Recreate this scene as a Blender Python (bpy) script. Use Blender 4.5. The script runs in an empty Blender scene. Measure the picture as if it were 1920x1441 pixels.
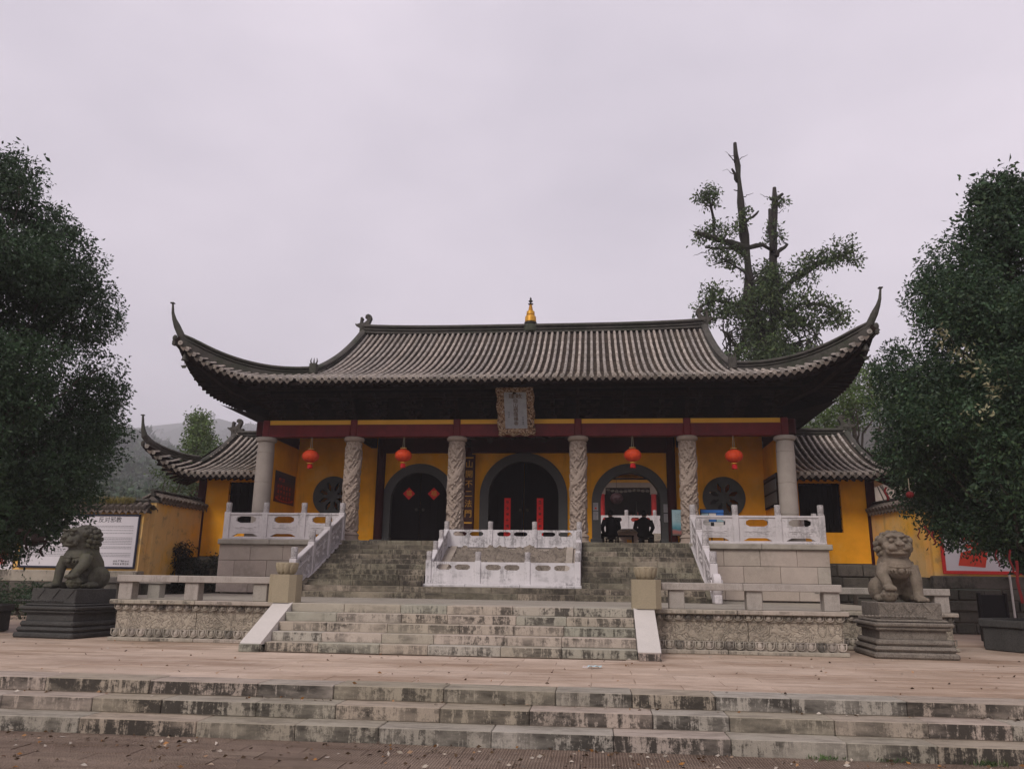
import bpy, bmesh, math, random
import numpy as np
from mathutils import Vector, Matrix
random.seed(7); RNG = np.random.default_rng(7)
PI = math.pi
scene = bpy.context.scene
COL = scene.collection

# ------------------------------------------------------------------ camera, sky, sun, exposure
YAW, PITCH, ROLL, FPX = 0.1040, 0.2429, 0.0147, 1502.85
CAM = Vector((2.4095, -24.9041, 1.6))
_cy, _sy, _cp, _sp = math.cos(YAW), math.sin(YAW), math.cos(PITCH), math.sin(PITCH)
_R0 = Vector((_cy, _sy, 0)); FWD = Vector((-_sy*_cp, _cy*_cp, _sp)); _U0 = Vector((_sy*_sp, -_cy*_sp, _cp))
RGT = math.cos(ROLL)*_R0 + math.sin(ROLL)*_U0
UPV = -math.sin(ROLL)*_R0 + math.cos(ROLL)*_U0
cd = bpy.data.cameras.new('camera'); cam = bpy.data.objects.new('camera', cd); COL.objects.link(cam)
cd.sensor_width = 36.0; cd.lens = FPX/1920*36.0; cd.clip_start = 0.1; cd.clip_end = 6000
mw = Matrix((RGT, UPV, -FWD)).transposed().to_4x4(); mw.translation = CAM
cam.matrix_world = mw
scene.camera = cam

SUN_EL, SUN_AZ = math.radians(40), math.radians(205)      # azimuth clockwise from +Y; behind the camera, a little left
world = bpy.data.worlds.new('World'); scene.world = world; world.use_nodes = True
nt = world.node_tree; nt.nodes.clear()
def _wn(t, **k):
    n = nt.nodes.new(t)
    for a, b in k.items(): setattr(n, a, b)
    return n
sky = _wn('ShaderNodeTexSky', sky_type='NISHITA', sun_disc=False)
sky.sun_elevation = SUN_EL; sky.sun_rotation = SUN_AZ; sky.dust_density = 4.0; sky.air_density = 1.0
tc = _wn('ShaderNodeTexCoord'); mp = _wn('ShaderNodeMapping'); mp.inputs['Scale'].default_value = (1.1, 1.1, 2.4)
no = _wn('ShaderNodeTexNoise'); no.inputs['Scale'].default_value = 1.3; no.inputs['Detail'].default_value = 5; no.inputs['Roughness'].default_value = .5
rp = _wn('ShaderNodeValToRGB')
rp.color_ramp.elements[0].position = .36; rp.color_ramp.elements[0].color = (4.65, 4.30, 4.95, 1)
rp.color_ramp.elements[1].position = .66; rp.color_ramp.elements[1].color = (6.9, 6.25, 6.95, 1)
mx = _wn('ShaderNodeMix', data_type='RGBA'); mx.inputs['Factor'].default_value = .93   # thick overcast veils the blue sky
bg = _wn('ShaderNodeBackground'); bg.inputs['Strength'].default_value = .092
ow = _wn('ShaderNodeOutputWorld')
L = nt.links.new
L(tc.outputs['Generated'], mp.inputs['Vector']); L(mp.outputs['Vector'], no.inputs['Vector']); L(no.outputs['Fac'], rp.inputs['Fac'])
L(sky.outputs['Color'], mx.inputs['A']); L(rp.outputs['Color'], mx.inputs['B'])
L(mx.outputs['Result'], bg.inputs['Color']); L(bg.outputs['Background'], ow.inputs['Surface'])

sd = bpy.data.lights.new('sun', 'SUN'); sun = bpy.data.objects.new('sun', sd); COL.objects.link(sun)
sd.energy = 1.5; sd.angle = math.radians(24); sd.color = (1.0, .95, .91)
_sdir = Vector((math.sin(SUN_AZ)*math.cos(SUN_EL), math.cos(SUN_AZ)*math.cos(SUN_EL), math.sin(SUN_EL)))
sun.rotation_euler = _sdir.to_track_quat('Z', 'Y').to_euler(); sun.location = (0, -20, 40)

vs = scene.view_settings
vs.view_transform = 'Standard'; vs.look = 'None'; vs.exposure = 0.62; vs.gamma = 1.0; vs.use_curve_mapping = False
scene.cycles.max_bounces = 6; scene.cycles.diffuse_bounces = 3; scene.cycles.glossy_bounces = 2
scene.cycles.transmission_bounces = 2; scene.cycles.volume_bounces = 3; scene.cycles.transparent_max_bounces = 6
scene.cycles.use_denoising = True

# ------------------------------------------------------------------ pixel helpers (a pixel gives a direction, the plane gives the distance)
def ray(px, py): return FWD + RGT*((px-960)/FPX) - UPV*((py-720.5)/FPX)
def at_y(px, py, Y): d = ray(px, py); return CAM + d*((Y-CAM.y)/d.y)
def at_z(px, py, Z): d = ray(px, py); return CAM + d*((Z-CAM.z)/d.z)

# ------------------------------------------------------------------ objects
WL = {}                                                   # world location of every empty / parent
def tag(o, label=None, cat=None, group=None, kind=None):
    if label: o['label'] = label
    if cat: o['category'] = cat
    if group: o['group'] = group
    if kind: o['kind'] = kind
    return o
def wl(o): return WL.get(o.name, Vector((0, 0, 0))) if o is not None else Vector((0, 0, 0))
def empty(name, loc, label=None, cat=None, group=None, kind=None, rz=0):
    o = bpy.data.objects.new(name, None); COL.objects.link(o); o.location = loc; o.rotation_euler = (0, 0, rz)
    o.empty_display_size = .2; WL[o.name] = Vector(loc)
    return tag(o, label, cat, group, kind)
def link_mesh(name, me, loc, parent=None, rot=None):
    """object with shared mesh data at a world location under parent"""
    o = bpy.data.objects.new(name, me); COL.objects.link(o); loc = Vector(loc)
    o.location = loc - wl(parent); o.parent = parent
    if rot is not None: o.rotation_euler = rot
    WL[o.name] = loc
    return o
def make_mesh(name, V, F, mat, smooth=False, mats=None, midx=None):
    me = bpy.data.meshes.new(name)
    me.from_pydata([tuple(map(float, v)) for v in V], [], [tuple(int(i) for i in f) for f in F])
    if mats:
        for m in mats: me.materials.append(m)
    elif mat: me.materials.append(mat)
    if midx is not None: me.polygons.foreach_set('material_index', midx)
    if smooth: me.polygons.foreach_set('use_smooth', [True]*len(me.polygons))
    me.update()
    return me
def np_mesh(name, V, nper, mat, smooth=False):
    """V: (n*nper,3) vertices; polygons are consecutive runs of nper vertices"""
    V = np.asarray(V, dtype=np.float32).reshape(-1, 3); n = len(V)//nper
    me = bpy.data.meshes.new(name); me.vertices.add(len(V)); me.vertices.foreach_set('co', V.ravel())
    me.loops.add(len(V)); me.loops.foreach_set('vertex_index', np.arange(len(V), dtype=np.int32))
    me.polygons.add(n); me.polygons.foreach_set('loop_start', np.arange(0, len(V), nper, dtype=np.int32))
    me.polygons.foreach_set('loop_total', np.full(n, nper, dtype=np.int32))
    if mat: me.materials.append(mat)
    me.update(calc_edges=True)
    return me
class MB:
    """collects shapes; build() links them as ONE mesh object"""
    def __init__(s): s.V = []; s.F = []
    def add(s, V, F, M=None):
        b = len(s.V)
        s.V += [tuple(M @ Vector(v)) if M else tuple(v) for v in V]
        s.F += [tuple(i+b for i in f) for f in F]; return s
    def box(s, x0, x1, y0, y1, z0, z1, c=0.0, M=None):
        if x0 > x1: x0, x1 = x1, x0
        if c <= 0:
            V = [(x0,y0,z0),(x1,y0,z0),(x1,y1,z0),(x0,y1,z0),(x0,y0,z1),(x1,y0,z1),(x1,y1,z1),(x0,y1,z1)]
            return s.add(V, [(0,3,2,1),(4,5,6,7),(0,1,5,4),(1,2,6,5),(2,3,7,6),(3,0,4,7)], M)
        V = []; idx = {}
        X, Y, Z = (x0, x1), (y0, y1), (z0, z1)
        for i in (0,1):
            for j in (0,1):
                for k in (0,1):
                    sx, sy, sz = (c, -c)[i], (c, -c)[j], (c, -c)[k]
                    idx[i,j,k] = len(V)
                    V += [(X[i], Y[j]+sy, Z[k]+sz), (X[i]+sx, Y[j], Z[k]+sz), (X[i]+sx, Y[j]+sy, Z[k])]
        q = lambda i,j,k,a: idx[i,j,k]+a
        F = [(q(0,0,0,0),q(0,0,1,0),q(0,1,1,0),q(0,1,0,0)), (q(1,0,0,0),q(1,1,0,0),q(1,1,1,0),q(1,0,1,0)),
             (q(0,0,0,1),q(1,0,0,1),q(1,0,1,1),q(0,0,1,1)), (q(0,1,0,1),q(0,1,1,1),q(1,1,1,1),q(1,1,0,1)),
             (q(0,0,0,2),q(0,1,0,2),q(1,1,0,2),q(1,0,0,2)), (q(0,0,1,2),q(1,0,1,2),q(1,1,1,2),q(0,1,1,2))]
        for i in (0,1):
            for j in (0,1): F.append((q(i,j,0,0),q(i,j,0,1),q(i,j,1,1),q(i,j,1,0)))
            for k in (0,1): F.append((q(i,0,k,0),q(i,0,k,2),q(i,1,k,2),q(i,1,k,0)))
        for j in (0,1):
            for k in (0,1): F.append((q(0,j,k,1),q(0,j,k,2),q(1,j,k,2),q(1,j,k,1)))
        for i in (0,1):
            for j in (0,1):
                for k in (0,1): F.append((q(i,j,k,0),q(i,j,k,1),q(i,j,k,2)))
        return s.add(V, F, M)
    def tube(s, P, R, n=8, caps=True):
        """round tube along points P with radii R"""
        P = [Vector(p) for p in P]; R = R if hasattr(R, '__len__') else [R]*len(P); b = len(s.V); u = None
        for i, p in enumerate(P):
            t = (P[min(i+1, len(P)-1)]-P[max(i-1, 0)]).normalized()
            if u is None: u = t.orthogonal().normalized()
            u = (u - t*u.dot(t)); u = u.normalized() if u.length > 1e-6 else t.orthogonal().normalized()
            w = t.cross(u)
            for k in range(n):
                a = 2*PI*k/n; s.V.append(tuple(p + (u*math.cos(a)+w*math.sin(a))*R[i]))
        for i in range(len(P)-1):
            for k in range(n):
                s.F.append((b+i*n+k, b+i*n+(k+1)%n, b+(i+1)*n+(k+1)%n, b+(i+1)*n+k))
        if caps:
            s.F.append(tuple(b+k for k in range(n))[::-1]); s.F.append(tuple(b+(len(P)-1)*n+k for k in range(n)))
        return s
    def lathe(s, prof, c=(0,0,0), n=24, M=None, close=True):
        """prof: (r,z) list"""
        V = []; F = []
        for r, z in prof:
            for k in range(n): V.append((c[0]+r*math.cos(2*PI*k/n), c[1]+r*math.sin(2*PI*k/n), c[2]+z))
        for i in range(len(prof)-1):
            for k in range(n): F.append((i*n+k, i*n+(k+1)%n, (i+1)*n+(k+1)%n, (i+1)*n+k))
        if close:
            F.append(tuple(range(n))[::-1]); F.append(tuple((len(prof)-1)*n+k for k in range(n)))
        return s.add(V, F, M)
    def ell(s, c, r, n=12, m=8, M=None):
        r = r if hasattr(r, '__len__') else (r, r, r)
        V = [(0,0,-1)]; F = []
        for i in range(1, m):
            ph = -PI/2+PI*i/m
            for k in range(n): V.append((math.cos(ph)*math.cos(2*PI*k/n), math.cos(ph)*math.sin(2*PI*k/n), math.sin(ph)))
        V.append((0,0,1))
        for k in range(n): F.append((0, 1+(k+1)%n, 1+k))
        for i in range(m-2):
            for k in range(n): F.append((1+i*n+k, 1+i*n+(k+1)%n, 1+(i+1)*n+(k+1)%n, 1+(i+1)*n+k))
        t = len(V)-1
        for k in range(n): F.append((t, 1+(m-2)*n+k, 1+(m-2)*n+(k+1)%n))
        T = Matrix.Translation(c) @ (M or Matrix.Identity(4)) @ Matrix.Diagonal((*r, 1))
        return s.add(V, F, T)
    def prism(s, out, y0, y1, M=None):
        """outline of (x,z) points, counter-clockwise seen from the front, extruded from y0 to y1"""
        n = len(out); V = [(x, y0, z) for x, z in out]+[(x, y1, z) for x, z in out]
        F = [tuple(range(n)), tuple(range(n, 2*n))[::-1]]+[(i, n+i, n+(i+1) % n, (i+1) % n) for i in range(n)]
        return s.add(V, F, M)
    def sweep(s, P, sec, scale=None, up=(0,0,1)):
        """cross-section (side,up) points swept along P, kept upright"""
        P = [Vector(p) for p in P]; n = len(sec); b = len(s.V); up = Vector(up)
        for i, p in enumerate(P):
            t = (P[min(i+1, len(P)-1)]-P[max(i-1, 0)]).normalized()
            sd_ = t.cross(up); sd_ = sd_.normalized() if sd_.length > 1e-4 else Vector((1,0,0)); u2 = sd_.cross(t).normalized()
            k = 1 if scale is None else scale[i]
            for a, c in sec: s.V.append(tuple(p+sd_*(a*k)+u2*(c*k)))
        for i in range(len(P)-1):
            for k in range(n): s.F.append((b+i*n+k, b+i*n+(k+1) % n, b+(i+1)*n+(k+1) % n, b+(i+1)*n+k))
        s.F.append(tuple(b+k for k in range(n))[::-1]); s.F.append(tuple(b+(len(P)-1)*n+k for k in range(n)))
        return s
    def mesh(s, name, mat, smooth=False, origin=None, fix=True):
        V = s.V
        if origin is not None: V = [(v[0]-origin[0], v[1]-origin[1], v[2]-origin[2]) for v in V]
        me = make_mesh(name, V, s.F, mat, smooth)
        if fix:
            bm = bmesh.new(); bm.from_mesh(me); bmesh.ops.recalc_face_normals(bm, faces=bm.faces); bm.to_mesh(me); bm.free()
        return me
    def build(s, name, mat, parent=None, smooth=False, fix=True, auto=None):
        A = np.array(s.V); lo, hi = A.min(0), A.max(0)
        org = Vector(((lo[0]+hi[0])/2, (lo[1]+hi[1])/2, lo[2]))
        me = s.mesh(name, mat, smooth or auto is not None, org, fix)
        if auto is not None: me.set_sharp_from_angle(angle=math.radians(auto))
        return link_mesh(name, me, org, parent)
def lettering(body, size, mat, M, parent, name='lettering', extrude=.004, align='CENTER', spacing=1.0, squeeze=1.0):
    cu = bpy.data.curves.new('text', 'FONT'); cu.body = body; cu.size = size; cu.align_x = align; cu.align_y = 'CENTER'
    cu.extrude = extrude; cu.space_line = spacing; cu.resolution_u = 2
    o = bpy.data.objects.new('text', cu); COL.objects.link(o)
    bpy.context.view_layer.update()
    me = bpy.data.meshes.new_from_object(o.evaluated_get(bpy.context.evaluated_depsgraph_get()))
    bpy.data.objects.remove(o); bpy.data.curves.remove(cu)
    me.transform(Matrix.Diagonal((squeeze, 1, 1, 1)))
    me.materials.clear(); me.materials.append(mat); me.name = name
    p = M.translation.copy(); M2 = M.copy(); M2.translation = (0, 0, 0); me.transform(M2)
    return link_mesh(name, me, p, parent)
def facing(p, tilt=0.0, rz=0.0):
    """matrix for upright text / panels that face -Y at p (tilt leans the top forward)"""
    return Matrix.Translation(p) @ Matrix.Rotation(rz, 4, 'Z') @ Matrix.Rotation(PI/2+tilt, 4, 'X')
def marks(mb, x, z, w, h, y, rnd, n=6):
    """one unreadable character as a few short brush bars on a plane y"""
    for k in range(n):
        if rnd.random() < .55: a, b = w*rnd.uniform(.5, 1), h*.09
        else: a, b = w*.11, h*rnd.uniform(.4, .95)
        cx = x+rnd.uniform(-.5, .5)*(w-a); cz = z+rnd.uniform(-.5, .5)*(h-b)
        yy = y-.0004*k
        mb.box(cx-a/2, cx+a/2, yy-.002, yy, cz-b/2, cz+b/2)

# ------------------------------------------------------------------ materials
class NT:
    def __init__(s, name):
        s.m = bpy.data.materials.new(name); s.m.use_nodes = True; s.t = s.m.node_tree; s.t.nodes.clear()
        s.out = s.n('ShaderNodeOutputMaterial'); s.b = s.n('ShaderNodeBsdfPrincipled'); s.l(s.b.outputs[0], s.out.inputs['Surface'])
        s.geo = None
    def n(s, t, **k):
        x = s.t.nodes.new(t)
        for a, b in k.items(): setattr(x, a, b)
        return x
    def l(s, a, b): s.t.links.new(a, b)
    def pos(s):
        if not s.geo: s.geo = s.n('ShaderNodeNewGeometry')
        return s.geo.outputs['Position']
    def noise(s, scale, detail=4, rough=.55, vec=None, stretch=None, dist=0):
        x = s.n('ShaderNodeTexNoise'); x.inputs['Scale'].default_value = scale; x.inputs['Detail'].default_value = detail
        x.inputs['Roughness'].default_value = rough; x.inputs['Distortion'].default_value = dist
        v = vec or s.pos()
        if stretch:
            m = s.n('ShaderNodeMapping'); m.inputs['Scale'].default_value = stretch; s.l(v, m.inputs['Vector']); v = m.outputs['Vector']
        s.l(v, x.inputs['Vector']); return x.outputs['Fac']
    def rng(s, f, a, b, c=0., d=1.):
        x = s.n('ShaderNodeMapRange'); x.inputs[1].default_value = a; x.inputs[2].default_value = b
        x.inputs[3].default_value = c; x.inputs[4].default_value = d; s.l(f, x.inputs[0]); return x.outputs[0]
    def mul(s, a, b, op='MULTIPLY'):
        x = s.n('ShaderNodeMath', operation=op)
        for i, v in enumerate((a, b)):
            if isinstance(v, (int, float)): x.inputs[i].default_value = v
            else: s.l(v, x.inputs[i])
        return x.outputs[0]
    def mix(s, f, a, b, mode='MIX'):
        x = s.n('ShaderNodeMix', data_type='RGBA', blend_type=mode)
        for nm, v in (('Factor', f), ('A', a), ('B', b)):
            i = x.inputs[nm] if nm == 'Factor' else [q for q in x.inputs if q.name == nm and q.type == 'RGBA'][0]
            if isinstance(v, (int, float)): i.default_value = v
            elif isinstance(v, tuple): i.default_value = (*v, 1)
            else: s.l(v, i)
        return [q for q in x.outputs if q.type == 'RGBA'][0]
    def rand(s): return s.n('ShaderNodeObjectInfo').outputs['Random']
    def vertical(s):
        s.pos(); x = s.n('ShaderNodeSeparateXYZ'); s.l(s.geo.outputs['Normal'], x.inputs[0])
        a = s.mul(x.outputs['Z'], 0, 'ABSOLUTE'); return s.rng(a, .35, .75, 1, 0)
    def ramp(s, f, stops):
        x = s.n('ShaderNodeValToRGB'); e = x.color_ramp.elements
        while len(e) < len(stops): e.new(.5)
        for i, (p, c) in enumerate(stops): e[i].position = p; e[i].color = (*c, 1)
        s.l(f, x.inputs[0]); return x.outputs[0]
    def bump(s, h, strength=.3, dist=.02, prev=None):
        x = s.n('ShaderNodeBump'); x.inputs['Strength'].default_value = strength; x.inputs['Distance'].default_value = dist
        s.l(h, x.inputs['Height'])
        if prev is not None: s.l(prev, x.inputs['Normal'])
        s.l(x.outputs[0], s.b.inputs['Normal']); return x.outputs[0]
    def done(s, col, rough=.8, spec=.25, metal=0):
        if isinstance(col, tuple): s.b.inputs['Base Color'].default_value = (*col, 1)
        else: s.l(col, s.b.inputs['Base Color'])
        if isinstance(rough, (int, float)): s.b.inputs['Roughness'].default_value = rough
        else: s.l(rough, s.b.inputs['Roughness'])
        s.b.inputs['Specular IOR Level'].default_value = spec; s.b.inputs['Metallic'].default_value = metal
        return s.m
DARK = (.028, .024, .020)
def stone(name, cols, streak=0., stain=0., stainc=(.16,.095,.055), ribs=0., heavy=0., moss=0., mosscol=(.05, .055, .03), grime=.3, scale=2.5, bump=.25, bscale=45, rough=.85, relief=0., rscale=8., speck=.12, topdirt=0.):
    """weathered stone: cols picked per piece by object random, soft blotches, moss, black run-off streaks on upright faces"""
    t = NT(name)
    st = [(i/max(1, len(cols)-1), c) for i, c in enumerate(cols)]
    c = t.ramp(t.rand(), st) if len(cols) > 1 else t.ramp(t.noise(.7), [(.3, cols[0]), (.7, tuple(v*.9 for v in cols[0]))])
    n1 = t.noise(scale, 5, .6)
    c = t.mix(t.rng(n1, .35, .75, 0, grime), c, tuple(v*.42 for v in cols[0]))
    if speck: c = t.mix(speck, c, t.ramp(t.noise(bscale*2.2, 2, .7), [(.35, (.03, .03, .03)), (.62, (.75, .72, .7))]), 'OVERLAY')
    if moss:
        mk = t.mul(t.rng(t.noise(.9, 4), .46, .62), t.rng(t.noise(11, 3), .3, .6)); c = t.mix(t.mul(mk, moss), c, mosscol)
    if stain:
        sn = t.noise(.55, 6, .68, stretch=(.55, 1.9, 1)); c = t.mix(t.mul(t.rng(sn, .44, .64), stain), c, stainc)
        sn2 = t.noise(2.1, 6, .72, stretch=(.35, 2.4, 1)); c = t.mix(t.mul(t.rng(sn2, .52, .66), stain*.7), c, tuple(v*.6 for v in stainc))
    if streak:
        a = t.noise(1.0, 9, .80, stretch=(3.6, 3.6, .42), dist=.35); m = t.noise(.55, 5, .66, stretch=(1.0, 1.0, 3.2)); d = t.noise(16, 6, .8)
        k = t.mul(t.rng(t.mul(a, t.mul(d, .45), 'ADD'), .72-.09*heavy, .79-.10*heavy), t.rng(m, .40-.14*heavy, .58-.10*heavy))
        e = t.mul(t.rng(t.noise(2.6, 8, .78, stretch=(1, 1, 1.3)), .555-.03*heavy, .62-.04*heavy), t.rng(m, .44-.12*heavy, .56-.08*heavy))
        k = t.mul(t.mul(k, e, 'MAXIMUM'), t.vertical()); c = t.mix(t.mul(k, streak), c, DARK)
    if topdirt:
        s2 = t.n('ShaderNodeSeparateXYZ'); t.pos(); t.l(t.geo.outputs['Normal'], s2.inputs[0])
        c = t.mix(t.mul(t.mul(t.rng(s2.outputs['Z'], .5, .9), t.rng(t.noise(4, 5, .7, stretch=(.5, 2, 1)), .48, .64)), topdirt), c, (.07, .055, .04))
    pb = None
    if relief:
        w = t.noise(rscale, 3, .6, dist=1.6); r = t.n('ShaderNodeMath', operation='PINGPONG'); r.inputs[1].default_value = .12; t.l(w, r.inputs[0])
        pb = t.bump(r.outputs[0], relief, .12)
        c = t.mix(t.rng(r.outputs[0], .0, .035, .75, 0), c, tuple(v*.12 for v in cols[0]))  # groove shade of the carving painted into the colour, along the bump valleys
    if ribs:
        wv = t.n('ShaderNodeTexWave', wave_type='BANDS', bands_direction='X'); wv.inputs['Scale'].default_value = 11; wv.inputs['Distortion'].default_value = 2.5; wv.inputs['Detail'].default_value = 2; wv.inputs['Detail Scale'].default_value = 3
        t.l(t.pos(), wv.inputs['Vector']); pb = t.bump(wv.outputs['Fac'], ribs, .02); c = t.mix(t.mul(t.rng(wv.outputs['Fac'], .6, .95), .30*ribs), c, tuple(min(1, v*1.7) for v in cols[0]))
    t.bump(t.noise(bscale, 4, .65), bump, .02, pb)
    return t.done(c, rough, .2)
def plain(name, col, var=.2, scale=4, rough=.7, bump=.1, bscale=40, spec=.25, metal=0, col2=None, stretch=None):
    t = NT(name); c2 = col2 or tuple(v*(1-var) for v in col)
    c = t.mix(t.rng(t.noise(scale, 4, .6, stretch=stretch), .35, .65), col, c2)
    if bump: t.bump(t.noise(bscale, 3, .6), bump, .01)
    return t.done(c, rough, spec, metal)
# ---- material library
M_step = stone('step stone', [(.37,.30,.23), (.28,.275,.22), (.42,.34,.29), (.30,.26,.19), (.37,.34,.29)], streak=.92, heavy=.58, moss=.22, grime=.35, bump=.2, topdirt=.45)
M_step2 = stone('middle step stone', [(.42,.355,.28), (.33,.32,.255), (.46,.385,.32), (.37,.325,.25), (.43,.40,.34)], streak=.85, heavy=.2, moss=.2, grime=.3, bump=.2, topdirt=.3)
M_step_up = stone('upper step stone', [(.32,.27,.20), (.25,.23,.165), (.36,.30,.23), (.27,.24,.18)], streak=.8, heavy=.4, stain=.8, stainc=(.05,.042,.03), moss=.6, mosscol=(.06,.052,.03), grime=.6, bump=.3, topdirt=.5)
M_paver = stone('plaza paver', [(.55,.43,.33), (.50,.385,.295), (.58,.46,.36), (.52,.405,.315)], stain=.7, stainc=(.22,.135,.08), moss=.15, mosscol=(.16,.08,.045), grime=.35, scale=1.1, bump=.25, bscale=35, rough=.5)
M_paver_low = stone('ribbed paver', [(.27,.20,.15), (.22,.16,.12), (.31,.24,.18)], ribs=.9, stain=.7, stainc=(.09,.055,.035), moss=.4, mosscol=(.10,.07,.045), grime=.5, scale=1.3, bump=.35, bscale=28, rough=.7)
M_dirt = stone('paver bed', [(.10,.08,.06)], grime=.5)
M_terrace = stone('terrace stone', [(.40,.35,.28), (.36,.32,.25), (.42,.36,.30)], streak=.75, moss=.3, grime=.45, bump=.25)
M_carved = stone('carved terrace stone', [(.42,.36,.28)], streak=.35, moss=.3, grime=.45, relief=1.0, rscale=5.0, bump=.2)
M_lotus = stone('lotus petal stone', [(.40,.35,.28), (.35,.31,.25), (.06,.055,.05), (.42,.36,.30), (.38,.33,.27)], streak=.6, grime=.5, moss=.25)
M_granite = stone('bench granite', [(.34,.31,.27), (.37,.33,.29), (.32,.30,.25)], grime=.25, bump=.3, bscale=70, speck=.3, streak=.25)
M_pillar = stone('tan granite', [(.33,.28,.19)], grime=.2, bump=.35, bscale=75, speck=.35)
M_slope = stone('pale slope slab', [(.54,.50,.455)], grime=.15, bump=.1)
M_white = stone('white marble', [(.60,.555,.545), (.56,.52,.51), (.62,.575,.565)], grime=.32, streak=.4, bump=.12, speck=.05)
M_whiteold = stone('stained white marble', [(.62,.585,.58), (.58,.55,.545)], grime=.3, streak=.55, bump=.12, speck=.05)
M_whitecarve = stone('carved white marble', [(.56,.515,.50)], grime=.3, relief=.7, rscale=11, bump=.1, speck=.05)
M_block = stone('platform block', [(.46,.38,.32), (.42,.36,.30), (.48,.40,.34), (.44,.39,.33)], grime=.28, bump=.3, bscale=60, moss=.3, mosscol=(.16,.15,.11), speck=.2)
M_cap = stone('platform cap', [(.40,.36,.30)], grime=.6, moss=.5, mosscol=(.14,.12,.08), bump=.25)
M_farroof = plain('far grey roof', (.10,.095,.09), .2, 3, .9, .2)
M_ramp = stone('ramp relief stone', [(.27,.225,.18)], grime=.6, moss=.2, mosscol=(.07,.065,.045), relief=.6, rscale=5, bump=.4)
M_dragon = stone('carved column stone', [(.37,.295,.24)], grime=.35, bump=.25, bscale=60, speck=.1)
M_column = stone('plain column stone', [(.39,.34,.295)], grime=.3, bump=.2, speck=.15)
M_lion = stone('lion stone', [(.23,.185,.14)], grime=.75, scale=7, bump=.6, bscale=26, streak=.35, moss=.35, mosscol=(.09,.085,.055))
M_lion_dark = stone('mossy lion stone', [(.10,.094,.074)], grime=.75, scale=7, bump=.6, bscale=26, streak=.5, moss=.7, mosscol=(.10,.10,.055))
M_plinth = stone('plinth stone', [(.22,.19,.155)], grime=.6, scale=4, bump=.3, streak=.3, relief=.35, rscale=15)
M_plinth_dark = stone('dark plinth stone', [(.075,.072,.066)], grime=.5, scale=4, bump=.3, relief=.35, rscale=15)
M_rubble = stone('rubble stone', [(.10,.09,.075), (.07,.065,.05), (.14,.12,.10), (.085,.08,.065)], streak=.8, moss=.6, mosscol=(.03,.035,.02), grime=.6, bump=.6, bscale=20)
M_arch = stone('arch granite', [(.105,.105,.10)], grime=.2, bump=.4, bscale=60, speck=.35)
M_disc = plain('grey cement', (.085,.088,.082), .2, 5, .9)
def wallpaint(name, col, fade=.0):
    t = NT(name); n = t.noise(1.2, 5, .6)
    c = t.mix(t.rng(n, .38, .68), col, tuple(v*.80 for v in col))
    c = t.mix(t.mul(t.rng(t.noise(1.1, 7, .75, stretch=(2.6, 2.6, .35)), .54, .70), .30), c, (.30, .13, .03))
    c = t.mix(t.mul(t.rng(t.noise(.7, 6, .7), .55, .70), .35), c, (.80, .52, .16)); c = t.mix(t.mul(t.rng(t.noise(5, 8, .8), .62, .70), .35), c, (.12, .07, .03))
    if fade:
        f = t.mul(t.rng(t.noise(.55, 4, .6), .38, .55), fade); c = t.mix(f, c, (.62, .50, .33))
        g = t.mul(t.rng(t.noise(2.4, 6, .75), .56, .66), .7*fade); c = t.mix(g, c, (.10, .09, .07))
        w = t.mul(t.rng(t.noise(1.4, 5, .7, stretch=(4, 4, .7)), .58, .7), .5*fade); c = t.mix(w, c, (.2, .15, .08))
    t.bump(t.noise(18, 4, .6), .12, .02); return t.done(c, .85, .15)
M_orange = wallpaint('ochre plaster', (.92, .40, .022))
M_yellow = wallpaint('weathered yellow plaster', (.88, .46, .05), .5)
M_strip = plain('yellow beam paint', (.80, .42, .05), .1, 2, .6, 0)
M_red = plain('dark red lacquer', (.16, .012, .014), .35, 3, .5, .05)
M_redpost = plain('oxblood post', (.050, .007, .007), .3, 3, .6, .05, spec=.12)
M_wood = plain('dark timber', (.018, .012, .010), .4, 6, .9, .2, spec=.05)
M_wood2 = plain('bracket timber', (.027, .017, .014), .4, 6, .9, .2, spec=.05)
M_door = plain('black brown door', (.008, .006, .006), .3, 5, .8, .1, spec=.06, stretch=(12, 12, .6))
def tilemat(name, lo, hi, moss):
    t = NT(name); t.pos(); isl = t.geo.outputs['Random Per Island']; c = t.ramp(t.mul(t.mul(t.noise(3.5, 5, .7), .6), t.mul(isl, .4), 'ADD'), [(.28, lo), (.72, hi)])
    v = t.ramp(t.rand(), [(0, (.80, .80, .80)), (1, (1.1, 1.06, 1.02))]); c = t.mix(1.0, c, v, 'MULTIPLY')
    c = t.mix(t.mul(t.rng(t.noise(1.1, 4, .6), .5, .68), t.mul(t.rng(t.noise(16, 3), .42, .6), moss)), c, (.055, .06, .035))
    c = t.mix(t.mul(t.rng(t.noise(26, 3, .7), .60, .72), .5), c, (.05, .045, .04))
    t.bump(t.noise(60, 4, .7), .35, .01); return t.done(c, .85, .2)
M_tile = tilemat('cover tile', (.27, .238, .21), (.46, .415, .37), .5)
M_pan = tilemat('pan tile', (.085, .07, .06), (.20, .165, .14), .4)
M_ridge = stone('ridge plaster', [(.085,.077,.066)], grime=.7, scale=3, moss=.85, mosscol=(.035,.042,.025), bump=.4, streak=.6)
M_gold = plain('gilded copper', (.62, .33, .03), .35, 6, .42, .05, metal=.35, col2=(.40, .18, .02))
M_bronze = plain('dark bronze', (.05, .045, .035), .3, 6, .5, .1, metal=.3)
M_green = plain('verdigris base', (.05, .055, .035), .4, 6, .8, .2)
M_lantern = plain('red lantern silk', (.74, .075, .016), .25, 9, .6, 0, col2=(.58, .05, .012))
M_lanternred = plain('red tassel', (.55, .012, .012), .3, 9, .7, 0)
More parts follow.
